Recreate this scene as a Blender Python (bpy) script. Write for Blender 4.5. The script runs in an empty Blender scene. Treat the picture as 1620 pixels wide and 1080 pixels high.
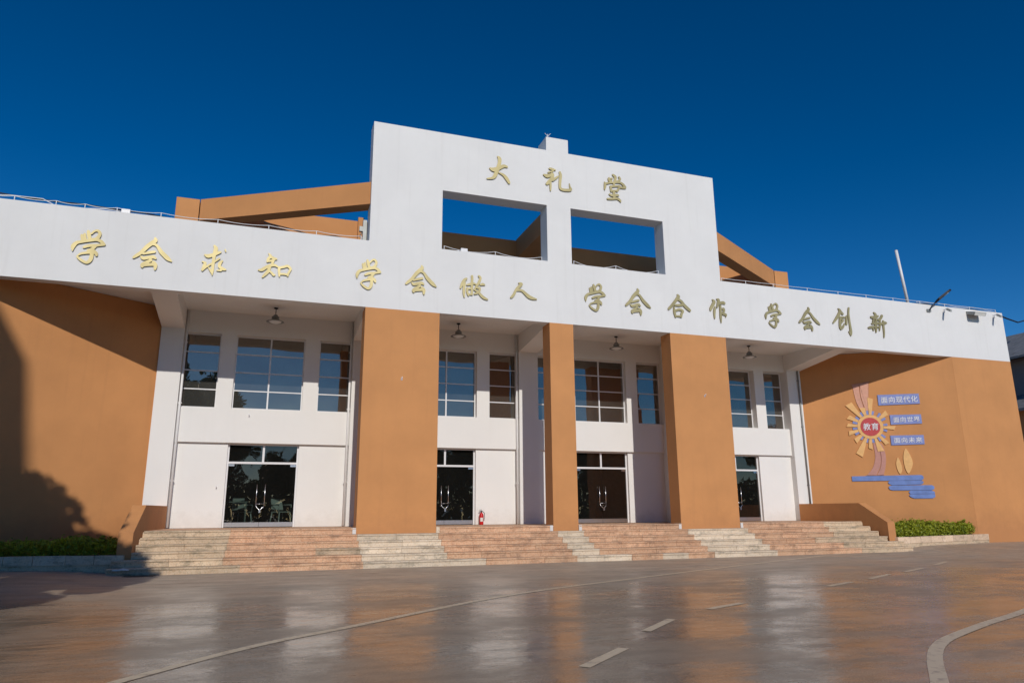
import bpy, bmesh, math, random
import numpy as np
from mathutils import Vector, Matrix, noise

# ------------------------------------------------------------------ camera, light, exposure
scene = bpy.context.scene
COL = scene.collection
R_ = math.radians
pitch, yaw, roll = R_(13.430), R_(19.318), R_(-0.394)
fwd = Vector((math.sin(yaw)*math.cos(pitch), math.cos(yaw)*math.cos(pitch), math.sin(pitch)))
rgt = Vector((math.cos(yaw), -math.sin(yaw), 0)); upv = rgt.cross(fwd)
r2 = math.cos(roll)*rgt + math.sin(roll)*upv
u2 = -math.sin(roll)*rgt + math.cos(roll)*upv
cam = bpy.data.objects.new('camera', bpy.data.cameras.new('camera')); COL.objects.link(cam)
cam.data.sensor_width = 36; cam.data.lens = 1130.86/1620*36
cam.data.clip_start = 0.05; cam.data.clip_end = 3000
m = Matrix((r2, u2, -fwd)).transposed().to_4x4(); m.translation = Vector((0, -19.446, 1.27))
cam.matrix_world = m
scene.camera = cam

SUN = Vector((-0.20, -3.05, 1.68)).normalized()
sun = bpy.data.objects.new('sun', bpy.data.lights.new('sun', 'SUN')); COL.objects.link(sun)
sun.data.energy = 2.75; sun.data.angle = R_(0.53); sun.data.color = (1.0, 0.94, 0.86)
sun.rotation_euler = SUN.to_track_quat('Z', 'Y').to_euler()

world = bpy.data.worlds.new('World'); scene.world = world; world.use_nodes = True
wn = world.node_tree; wn.nodes.clear()
wo = wn.nodes.new('ShaderNodeOutputWorld'); wb = wn.nodes.new('ShaderNodeBackground')
sky = wn.nodes.new('ShaderNodeTexSky'); sky.sky_type = 'NISHITA'; sky.sun_disc = False
sky.sun_elevation = math.asin(SUN.z); sky.sun_rotation = math.atan2(SUN.x, SUN.y)
sky.air_density = 0.8; sky.dust_density = 0.3; sky.ozone_density = 2.0; sky.altitude = 1500
hs = wn.nodes.new('ShaderNodeHueSaturation'); hs.inputs['Saturation'].default_value = 1.3
hs.inputs['Hue'].default_value = 0.500
gm = wn.nodes.new('ShaderNodeGamma'); gm.inputs[1].default_value = 1.2
wn.links.new(sky.outputs[0], gm.inputs[0]); wn.links.new(gm.outputs[0], hs.inputs['Color']); wn.links.new(hs.outputs[0], wb.inputs['Color'])
wb.inputs['Strength'].default_value = 0.066
wn.links.new(wb.outputs[0], wo.inputs[0])
scene.view_settings.view_transform = 'Standard'; scene.view_settings.look = 'None'
scene.view_settings.exposure = 0.0; scene.view_settings.gamma = 1.0
try: scene.view_settings.use_curve_mapping = False
except Exception: pass
scene.cycles.max_bounces = 8

rng = random.Random(7)

# ------------------------------------------------------------------ materials
def new_mat(name):
    mt = bpy.data.materials.new(name); mt.use_nodes = True
    return mt, mt.node_tree, mt.node_tree.nodes['Principled BSDF']

def tex(nt, kind, **kw):
    n = nt.nodes.new(kind)
    for k, v in kw.items():
        if k in n.inputs: n.inputs[k].default_value = v
        else: setattr(n, k, v)
    return n

def coords(nt, scale=(1, 1, 1), loc=(0, 0, 0), rot=(0, 0, 0), obj=False):
    if obj:
        tc = nt.nodes.new('ShaderNodeTexCoord'); src = tc.outputs['Object']
    else:
        g = nt.nodes.new('ShaderNodeNewGeometry'); src = g.outputs['Position']
    mp = nt.nodes.new('ShaderNodeMapping'); nt.links.new(src, mp.inputs['Vector'])
    mp.inputs['Scale'].default_value = scale; mp.inputs['Location'].default_value = loc; mp.inputs['Rotation'].default_value = rot
    return mp.outputs[0]

def ramp(nt, fac, stops):
    r = nt.nodes.new('ShaderNodeValToRGB'); nt.links.new(fac, r.inputs[0])
    els = r.color_ramp.elements
    while len(els) < len(stops): els.new(0.5)
    for e, (p, c) in zip(els, stops):
        e.position = p; e.color = (c[0], c[1], c[2], 1) if hasattr(c, '__len__') else (c, c, c, 1)
    return r.outputs[0]

def mixc(nt, fac, a, b, mode='MIX'):
    n = nt.nodes.new('ShaderNodeMix'); n.data_type = 'RGBA'; n.blend_type = mode
    for sock, v in ((n.inputs[0], fac), (n.inputs[6], a), (n.inputs[7], b)):
        if hasattr(v, 'default_value') or hasattr(v, 'is_linked'): nt.links.new(v, sock)
        elif hasattr(v, '__len__'): sock.default_value = (v[0], v[1], v[2], 1)
        else: sock.default_value = v
    return n.outputs[2]

def bump(nt, bs, h, dist=0.01, strength=1.0):
    b = nt.nodes.new('ShaderNodeBump'); b.inputs['Distance'].default_value = dist; b.inputs['Strength'].default_value = strength
    nt.links.new(h, b.inputs['Height']); nt.links.new(b.outputs[0], bs.inputs['Normal'])

def plaster(name, col, var=0.06, rough=0.85, streak=0.05, dirt=(0.25, 0.22, 0.18)):
    mt, nt, bs = new_mat(name)
    n1 = tex(nt, 'ShaderNodeTexNoise', Scale=0.7, Detail=5.0, Roughness=0.6); nt.links.new(coords(nt), n1.inputs[0])
    n2 = tex(nt, 'ShaderNodeTexNoise', Scale=1.0, Detail=4.0); nt.links.new(coords(nt, (6, 6, 0.35)), n2.inputs[0])
    lo = tuple(c*(1-var) for c in col); hi = tuple(min(1, c*(1+var)) for c in col)
    c = ramp(nt, n1.outputs[0], [(0.3, lo), (0.7, hi)])
    f = ramp(nt, n2.outputs[0], [(0.56, 0.0), (0.85, streak)])
    c = mixc(nt, f, c, dirt)
    g = nt.nodes.new('ShaderNodeNewGeometry'); sx = nt.nodes.new('ShaderNodeSeparateXYZ'); nt.links.new(g.outputs['Position'], sx.inputs[0])
    nd = tex(nt, 'ShaderNodeTexNoise', Scale=3.5, Detail=7.0, Roughness=0.7); nt.links.new(coords(nt), nd.inputs[0])
    hz = nt.nodes.new('ShaderNodeMath'); hz.operation = 'MULTIPLY_ADD'; hz.inputs[1].default_value = -1.3
    nt.links.new(nd.outputs[0], hz.inputs[0]); nt.links.new(sx.outputs[2], hz.inputs[2])
    sd = nt.nodes.new('ShaderNodeMapRange'); nt.links.new(hz.outputs[0], sd.inputs[0])
    sd.inputs[1].default_value = -0.1; sd.inputs[2].default_value = 0.75; sd.inputs[3].default_value = 0.42; sd.inputs[4].default_value = 0.0
    c = mixc(nt, sd.outputs[0], c, dirt)
    nt.links.new(c, bs.inputs['Base Color']); bs.inputs['Roughness'].default_value = rough
    n3 = tex(nt, 'ShaderNodeTexNoise', Scale=55.0, Detail=4.0); nt.links.new(coords(nt), n3.inputs[0])
    n4 = tex(nt, 'ShaderNodeTexNoise', Scale=1.6, Detail=2.0); nt.links.new(coords(nt), n4.inputs[0])
    ad = nt.nodes.new('ShaderNodeMath'); ad.operation = 'MULTIPLY_ADD'; ad.inputs[1].default_value = 4.0
    nt.links.new(n4.outputs[0], ad.inputs[0]); nt.links.new(n3.outputs[0], ad.inputs[2])
    bump(nt, bs, ad.outputs[0], 0.004, 0.6)
    return mt

def plain(name, col, rough=0.5, metal=0.0, var=0.0, scale=8.0, bump_d=0.0):
    mt, nt, bs = new_mat(name)
    bs.inputs['Roughness'].default_value = rough; bs.inputs['Metallic'].default_value = metal
    if var:
        n1 = tex(nt, 'ShaderNodeTexNoise', Scale=scale, Detail=4.0); nt.links.new(coords(nt), n1.inputs[0])
        c = ramp(nt, n1.outputs[0], [(0.3, tuple(x*(1-var) for x in col)), (0.7, tuple(min(1, x*(1+var)) for x in col))])
        nt.links.new(c, bs.inputs['Base Color'])
        if bump_d: bump(nt, bs, n1.outputs[0], bump_d)
    else: bs.inputs['Base Color'].default_value = (*col, 1)
    return mt

def stone(name, a, b, speck, dark):
    mt, nt, bs = new_mat(name)
    oi = nt.nodes.new('ShaderNodeObjectInfo')
    n1 = tex(nt, 'ShaderNodeTexNoise', Scale=2.3, Detail=5.0); nt.links.new(coords(nt), n1.inputs[0])
    v = tex(nt, 'ShaderNodeTexVoronoi', Scale=42.0); nt.links.new(coords(nt), v.inputs[0])
    n2 = tex(nt, 'ShaderNodeTexNoise', Scale=24.0, Detail=4.0); nt.links.new(coords(nt), n2.inputs[0])
    c = ramp(nt, n1.outputs[0], [(0.32, a), (0.68, b)])
    sp = ramp(nt, v.outputs['Color'], [(0.25, 0.0), (0.75, 0.55)])
    c = mixc(nt, sp, c, speck)
    dk = ramp(nt, n2.outputs[0], [(0.55, 0.0), (0.72, 0.5)])
    c = mixc(nt, dk, c, dark)
    hv = nt.nodes.new('ShaderNodeHueSaturation'); nt.links.new(c, hv.inputs['Color'])
    mr = nt.nodes.new('ShaderNodeMapRange'); nt.links.new(oi.outputs['Random'], mr.inputs[0])
    mr.inputs[3].default_value = 0.86; mr.inputs[4].default_value = 1.12
    nt.links.new(mr.outputs[0], hv.inputs['Value'])
    # moss and grime blotches
    n3 = tex(nt, 'ShaderNodeTexNoise', Scale=2.6, Detail=8.0, Roughness=0.75); nt.links.new(coords(nt, (1, 1, 2.5), (9, 3, 1)), n3.inputs[0])
    gr = ramp(nt, n3.outputs[0], [(0.50, 0.0), (0.64, 0.62)])
    c = mixc(nt, gr, hv.outputs[0], dark)
    nt.links.new(c, bs.inputs['Base Color']); bs.inputs['Roughness'].default_value = 0.8
    bump(nt, bs, n2.outputs[0], 0.004)
    return mt

M = {}
M['white'] = plaster('white_masonry_paint', (0.785, 0.78, 0.765), 0.035, streak=0.16, dirt=(0.42, 0.40, 0.36))
M['white_in'] = plaster('white_wall_paint', (0.80, 0.79, 0.765), 0.02, streak=0.05, dirt=(0.45, 0.42, 0.38))
M['brown'] = plaster('ochre_masonry_paint', (0.60, 0.275, 0.10), 0.08, streak=0.16, dirt=(0.36, 0.16, 0.07))
M['alu'] = plain('white_aluminium', (0.75, 0.75, 0.76), 0.35, 0.0)
M['steel'] = plain('brushed_steel', (0.62, 0.63, 0.65), 0.28, 1.0)
M['dark_metal'] = plain('dark_metal', (0.03, 0.03, 0.035), 0.4, 0.6)
M['grey_metal'] = plain('grey_metal', (0.28, 0.29, 0.28), 0.5, 0.4, 0.1)
M['pvc'] = plain('white_pvc', (0.78, 0.78, 0.78), 0.4, 0, 0.03)
M['roof'] = plain('roof_screed', (0.22, 0.21, 0.2), 0.9, 0, 0.2)
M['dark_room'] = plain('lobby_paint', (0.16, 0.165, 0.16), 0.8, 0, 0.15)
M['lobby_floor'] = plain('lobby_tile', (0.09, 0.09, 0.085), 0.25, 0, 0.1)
M['red'] = plain('red_enamel', (0.55, 0.012, 0.015), 0.3)
M['redcloth'] = plain('red_velvet', (0.5, 0.015, 0.03), 0.9)
M['dark_glass'] = plain('dark_window', (0.02, 0.02, 0.022), 0.35)
M['black'] = plain('black_rubber', (0.015, 0.015, 0.017), 0.6)
M['label'] = plain('paper_label', (0.7, 0.7, 0.66), 0.6)
M['red_stone'] = stone('red_granite', (0.56, 0.30, 0.17), (0.66, 0.40, 0.245), (0.74, 0.54, 0.36), (0.20, 0.12, 0.085))
M['cream_stone'] = stone('cream_granite', (0.66, 0.52, 0.37), (0.74, 0.61, 0.46), (0.74, 0.66, 0.54), (0.22, 0.19, 0.14))
M['gray_stone'] = stone('grey_granite', (0.55, 0.39, 0.25), (0.64, 0.49, 0.33), (0.70, 0.57, 0.42), (0.14, 0.13, 0.09))
M['kerb_stone'] = stone('warm_kerb_granite', (0.66, 0.47, 0.31), (0.76, 0.57, 0.40), (0.78, 0.62, 0.47), (0.30, 0.22, 0.15))
M['tile'] = plain('grey_roof_tile', (0.17, 0.175, 0.185), 0.7, 0, 0.25, 3.0)
M['house'] = plaster('grey_house_paint', (0.22, 0.19, 0.185), 0.12)
M['mur_orange'] = plain('mural_orange', (0.80, 0.46, 0.17), 0.6, 0, 0.08)
M['mur_pink'] = plain('mural_pink', (0.66, 0.34, 0.24), 0.6, 0, 0.08)
M['mur_pink2'] = plain('mural_dull_pink', (0.52, 0.25, 0.20), 0.6, 0, 0.08)
M['mur_blue'] = plain('mural_blue', (0.15, 0.24, 0.55), 0.6, 0, 0.15, 5)
M['mur_violet'] = plain('mural_violet', (0.22, 0.27, 0.56), 0.6, 0, 0.1)
M['mur_red'] = plain('mural_red', (0.52, 0.055, 0.06), 0.6, 0, 0.1)
M['mur_white'] = plain('mural_white', (0.75, 0.76, 0.8), 0.6)
M['bark'] = plain('bark', (0.10, 0.075, 0.055), 0.9, 0, 0.3, 6, 0.02)
M['soil'] = plain('soil', (0.07, 0.05, 0.035), 0.95, 0, 0.3)

def leaf_mat(name, a, b):
    mt, nt, bs = new_mat(name)
    n1 = tex(nt, 'ShaderNodeTexNoise', Scale=11.0, Detail=3.0); nt.links.new(coords(nt), n1.inputs[0])
    c = ramp(nt, n1.outputs[0], [(0.3, a), (0.7, b)]); nt.links.new(c, bs.inputs['Base Color'])
    bs.inputs['Roughness'].default_value = 0.5
    tr = nt.nodes.new('ShaderNodeBsdfTranslucent'); nt.links.new(c, tr.inputs[0])
    mx = nt.nodes.new('ShaderNodeMixShader'); mx.inputs[0].default_value = 0.3
    out = nt.nodes['Material Output']
    nt.links.new(bs.outputs[0], mx.inputs[1]); nt.links.new(tr.outputs[0], mx.inputs[2]); nt.links.new(mx.outputs[0], out.inputs[0])
    return mt
M['leaf'] = leaf_mat('hedge_leaf', (0.09, 0.15, 0.010), (0.52, 0.56, 0.035))
M['leaf2'] = leaf_mat('tree_leaf', (0.03, 0.055, 0.012), (0.07, 0.11, 0.02))

def gold():
    mt, nt, bs = new_mat('brushed_gold')
    bs.inputs['Metallic'].default_value = 0.55; bs.inputs['Roughness'].default_value = 0.52
    n1 = tex(nt, 'ShaderNodeTexNoise', Scale=1.6, Detail=1.5); nt.links.new(coords(nt), n1.inputs[0])
    c = ramp(nt, n1.outputs[0], [(0.3, (0.37, 0.315, 0.155)), (0.7, (0.50, 0.43, 0.22))]); nt.links.new(c, bs.inputs['Base Color'])
    bump(nt, bs, n1.outputs[0], 0.02)
    return mt
M['gold'] = gold()
M['gold_side'] = plain('dark_gold_edge', (0.22, 0.17, 0.08), 0.4, 0.7)

def glass(name, k, add, tint, dust):
    mt, nt, bs = new_mat(name)
    nt.nodes.remove(bs); out = nt.nodes['Material Output']
    gl = nt.nodes.new('ShaderNodeBsdfGlossy'); gl.inputs['Roughness'].default_value = 0.0; gl.inputs['Color'].default_value = (1.0, 0.86, 0.72, 1)
    tr = nt.nodes.new('ShaderNodeBsdfTransparent'); tr.inputs['Color'].default_value = (*tint, 1)
    fr = nt.nodes.new('ShaderNodeFresnel'); fr.inputs[0].default_value = 1.9
    ad = nt.nodes.new('ShaderNodeMath'); ad.operation = 'MULTIPLY_ADD'; ad.inputs[1].default_value = k; ad.inputs[2].default_value = add; ad.use_clamp = True
    nt.links.new(fr.outputs[0], ad.inputs[0])
    n1 = tex(nt, 'ShaderNodeTexNoise', Scale=1.3, Detail=1.0); nt.links.new(coords(nt), n1.inputs[0])
    b = nt.nodes.new('ShaderNodeBump'); b.inputs['Distance'].default_value = 0.006; nt.links.new(n1.outputs[0], b.inputs['Height'])
    nt.links.new(b.outputs[0], gl.inputs['Normal'])
    mx = nt.nodes.new('ShaderNodeMixShader'); nt.links.new(ad.outputs[0], mx.inputs[0])
    nt.links.new(tr.outputs[0], mx.inputs[1]); nt.links.new(gl.outputs[0], mx.inputs[2])
    df = nt.nodes.new('ShaderNodeBsdfDiffuse'); df.inputs[0].default_value = (0.55, 0.54, 0.5, 1)     # film of dust
    n2 = tex(nt, 'ShaderNodeTexNoise', Scale=1.7, Detail=5.0); nt.links.new(coords(nt, (1, 1, .5)), n2.inputs[0])
    dm = nt.nodes.new('ShaderNodeMapRange'); nt.links.new(n2.outputs[0], dm.inputs[0]); dm.inputs[3].default_value = dust*.5; dm.inputs[4].default_value = dust*1.5
    m2 = nt.nodes.new('ShaderNodeMixShader'); nt.links.new(dm.outputs[0], m2.inputs[0]); nt.links.new(mx.outputs[0], m2.inputs[1]); nt.links.new(df.outputs[0], m2.inputs[2])
    nt.links.new(m2.outputs[0], out.inputs[0])
    return mt
M['glass'] = glass('window_glass', 1.3, 0.08, (0.28, 0.35, 0.34), .07)
M['door_glass'] = glass('door_glass', 0.8, 0.0, (0.36, 0.44, 0.41), .012)

def ground_mat():
    mt, nt, bs = new_mat('polished_concrete')
    n1 = tex(nt, 'ShaderNodeTexNoise', Scale=0.35, Detail=6.0, Roughness=0.6); nt.links.new(coords(nt), n1.inputs[0])
    n2 = tex(nt, 'ShaderNodeTexNoise', Scale=3.0, Detail=6.0, Roughness=0.65); nt.links.new(coords(nt), n2.inputs[0])
    n3 = tex(nt, 'ShaderNodeTexNoise', Scale=60.0, Detail=2.0); nt.links.new(coords(nt), n3.inputs[0])
    c = ramp(nt, n1.outputs[0], [(0.35, (0.30, 0.22, 0.158)), (0.5, (0.31, 0.243, 0.182)), (0.66, (0.29, 0.25, 0.20))])
    c2 = ramp(nt, n2.outputs[0], [(0.35, (0.18, 0.142, 0.11)), (0.6, (0.30, 0.245, 0.19))])
    c = mixc(nt, 0.4, c, c2)
    sp = ramp(nt, n3.outputs[0], [(0.35, 0.74), (0.7, 1.16)])
    c = mixc(nt, 1.0, c, sp, 'MULTIPLY')
    # long scuffs and drip trails
    n6 = tex(nt, 'ShaderNodeTexNoise', Scale=1.0, Detail=6.0, Roughness=0.7); nt.links.new(coords(nt, (0.5, 3.2, 1), (2, 5, 0), (0, 0, 0.12)), n6.inputs[0])
    sc = ramp(nt, n6.outputs[0], [(0.40, 0.84), (0.50, 1.0), (0.62, 1.12)])
    c = mixc(nt, 1.0, c, sc, 'MULTIPLY')
    # dark stains
    n5 = tex(nt, 'ShaderNodeTexNoise', Scale=0.9, Detail=4.0, Roughness=0.6); nt.links.new(coords(nt, (1, 1.6, 1), (4, 8, 0)), n5.inputs[0])
    st = ramp(nt, n5.outputs[0], [(0.60, 0.0), (0.72, 0.45)])
    c = mixc(nt, st, c, (0.12, 0.09, 0.075))
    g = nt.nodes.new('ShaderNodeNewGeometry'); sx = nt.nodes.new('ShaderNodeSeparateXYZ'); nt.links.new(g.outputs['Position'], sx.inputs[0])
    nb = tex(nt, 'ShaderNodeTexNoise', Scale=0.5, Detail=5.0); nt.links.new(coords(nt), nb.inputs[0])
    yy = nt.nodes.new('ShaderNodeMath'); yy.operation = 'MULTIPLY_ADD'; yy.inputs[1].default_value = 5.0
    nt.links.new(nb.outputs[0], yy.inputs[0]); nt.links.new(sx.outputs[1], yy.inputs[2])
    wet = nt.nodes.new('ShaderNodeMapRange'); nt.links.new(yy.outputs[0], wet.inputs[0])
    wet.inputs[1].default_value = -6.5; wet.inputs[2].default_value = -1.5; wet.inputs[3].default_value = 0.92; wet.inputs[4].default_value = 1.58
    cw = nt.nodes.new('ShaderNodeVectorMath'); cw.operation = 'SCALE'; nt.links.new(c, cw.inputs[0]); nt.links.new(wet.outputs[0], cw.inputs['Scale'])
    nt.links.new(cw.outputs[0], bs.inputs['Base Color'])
    # damp sheen: glossy further out on the plaza, duller by the steps
    mr = nt.nodes.new('ShaderNodeMapRange'); nt.links.new(yy.outputs[0], mr.inputs[0])
    mr.inputs[1].default_value = -6.0; mr.inputs[2].default_value = -1.5; mr.inputs[3].default_value = 0.0; mr.inputs[4].default_value = 0.28
    n4 = tex(nt, 'ShaderNodeTexNoise', Scale=0.7, Detail=8.0, Roughness=0.68); nt.links.new(coords(nt, (.8, 1.2, 1), (3, 1, 0)), n4.inputs[0])
    rr = nt.nodes.new('ShaderNodeMapRange'); nt.links.new(n4.outputs[0], rr.inputs[0])
    rr.inputs[1].default_value = 0.42; rr.inputs[2].default_value = 0.60; rr.inputs[3].default_value = 0.15; rr.inputs[4].default_value = 0.36
    ad = nt.nodes.new('ShaderNodeMath'); nt.links.new(rr.outputs[0], ad.inputs[0]); nt.links.new(mr.outputs[0], ad.inputs[1])
    nt.links.new(ad.outputs[0], bs.inputs['Roughness'])
    bs.inputs['IOR'].default_value = 1.37
    b1 = tex(nt, 'ShaderNodeTexNoise', Scale=2.2, Detail=5.0, Roughness=0.55); nt.links.new(coords(nt, (1.0, 1.6, 1)), b1.inputs[0])
    b2 = tex(nt, 'ShaderNodeTexNoise', Scale=26.0, Detail=4.0); nt.links.new(coords(nt, (0.6, 1.4, 1)), b2.inputs[0])
    bm_ = nt.nodes.new('ShaderNodeMath'); bm_.operation = 'MULTIPLY_ADD'; bm_.inputs[1].default_value = 0.10
    nt.links.new(b2.outputs[0], bm_.inputs[0]); nt.links.new(b1.outputs[0], bm_.inputs[2])
    bump(nt, bs, bm_.outputs[0], 0.022, 0.6)
    return mt
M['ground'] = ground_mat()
def line_mat():
    mt, nt, bs = new_mat('worn_cream_paint')
    n1 = tex(nt, 'ShaderNodeTexNoise', Scale=9.0, Detail=8.0, Roughness=0.7); nt.links.new(coords(nt), n1.inputs[0])
    c = ramp(nt, n1.outputs[0], [(0.36, (0.36, 0.27, 0.20)), (0.46, (0.60, 0.49, 0.35)), (0.75, (0.66, 0.55, 0.40))])
    nt.links.new(c, bs.inputs['Base Color']); bs.inputs['Roughness'].default_value = 0.46
    return mt
M['line'] = line_mat()

# ------------------------------------------------------------------ mesh helpers
class MB:
    def __init__(self): self.v = []; self.f = []; self.mi = []; self.sm = []
    def poly(self, pts, mi=0):
        n = len(self.v); self.v += [tuple(p) for p in pts]; self.f.append(tuple(range(n, n+len(pts)))); self.mi.append(mi); return self
    def box(self, x0, x1, y0, y1, z0, z1, mi=0):
        n = len(self.v)
        self.v += [(x0,y0,z0),(x1,y0,z0),(x1,y1,z0),(x0,y1,z0),(x0,y0,z1),(x1,y0,z1),(x1,y1,z1),(x0,y1,z1)]
        for q in ((0,3,2,1),(4,5,6,7),(0,1,5,4),(1,2,6,5),(2,3,7,6),(3,0,4,7)):
            self.f.append(tuple(n+i for i in q)); self.mi.append(mi)
        return self
    def prism(self, base, off, mi=0):
        """base polygon (3-D points) swept by vector off"""
        n = len(self.v); k = len(base); off = Vector(off)
        self.v += [tuple(p) for p in base] + [tuple(Vector(p)+off) for p in base]
        self.f.append(tuple(range(n, n+k))[::-1]); self.mi.append(mi)
        self.f.append(tuple(range(n+k, n+2*k))); self.mi.append(mi)
        for i in range(k):
            j = (i+1) % k; self.f.append((n+i, n+j, n+k+j, n+k+i)); self.mi.append(mi)
        return self
    def tube(self, pts, r, seg=8, mi=0, caps=True):
        pts = [Vector(p) for p in pts]; rs = r if hasattr(r, '__len__') else [r]*len(pts)
        rings = []; ref = None
        for i, p in enumerate(pts):
            d = (pts[min(i+1, len(pts)-1)] - pts[max(i-1, 0)]).normalized()
            if ref is None:
                ref = Vector((0, 0, 1)) if abs(d.z) < 0.9 else Vector((1, 0, 0))
            a = d.cross(ref).normalized(); b = a.cross(d); ref = b
            n = len(self.v)
            self.v += [tuple(p + (a*math.cos(t*2*math.pi/seg) + b*math.sin(t*2*math.pi/seg))*rs[i]) for t in range(seg)]
            rings.append(n)
        for i in range(len(rings)-1):
            for t in range(seg):
                u = (t+1) % seg
                self.f.append((rings[i]+t, rings[i]+u, rings[i+1]+u, rings[i+1]+t)); self.mi.append(mi); self.sm.append(len(self.f)-1)
        if caps:
            self.f.append(tuple(rings[0]+t for t in range(seg))[::-1]); self.mi.append(mi)
            self.f.append(tuple(rings[-1]+t for t in range(seg))); self.mi.append(mi)
        return self
    def lathe(self, prof, c, seg=16, mi=0):
        """prof (r,z) pairs about a vertical axis at c"""
        n = len(self.v)
        for r, z in prof:
            self.v += [(c[0]+r*math.cos(t*2*math.pi/seg), c[1]+r*math.sin(t*2*math.pi/seg), c[2]+z) for t in range(seg)]
        for i in range(len(prof)-1):
            for t in range(seg):
                u = (t+1) % seg
                self.f.append((n+i*seg+t, n+i*seg+u, n+(i+1)*seg+u, n+(i+1)*seg+t)); self.mi.append(mi); self.sm.append(len(self.f)-1)
        return self
    def mesh(self, name, mats, bevel=0):
        me = bpy.data.meshes.new(name); me.from_pydata(self.v, [], self.f)
        for mt in (mats if isinstance(mats, (list, tuple)) else [mats]): me.materials.append(M[mt] if isinstance(mt, str) else mt)
        for p, i in zip(me.polygons, self.mi): p.material_index = i
        for i in self.sm: me.polygons[i].use_smooth = True
        me.update(); return me
    def build(self, name, mats, parent=None, **kw):
        return link(name, self.mesh(name, mats), parent, **kw)

def link(name, me, parent=None, loc=None, label=None, cat=None, group=None, kind=None, rotz=0, bevel=0):
    o = bpy.data.objects.new(name, me); COL.objects.link(o)
    if parent is not None:
        o.parent = parent
        if loc is None:                       # vertices given in world metres: undo the parents' offsets
            w = Vector((0, 0, 0)); p = parent
            while p is not None: w += p.location; p = p.parent
            o.location = -w
    if loc is not None: o.location = loc
    if rotz: o.rotation_euler.z = rotz
    if label: o['label'] = label
    if cat: o['category'] = cat
    if group: o['group'] = group
    if kind: o['kind'] = kind
    if bevel:
        b = o.modifiers.new('soft_edge', 'BEVEL'); b.width = bevel; b.segments = 2; b.limit_method = 'ANGLE'
    return o
def thing(name, label, cat, loc=(0, 0, 0), group=None, rotz=0):
    return link(name, None, None, loc, label, cat, group, None, rotz)
def copy_tree(o, parent=None):
    c = o.copy(); COL.objects.link(c); c.parent = parent
    for ch in list(o.children): copy_tree(ch, c)
    return c
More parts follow.
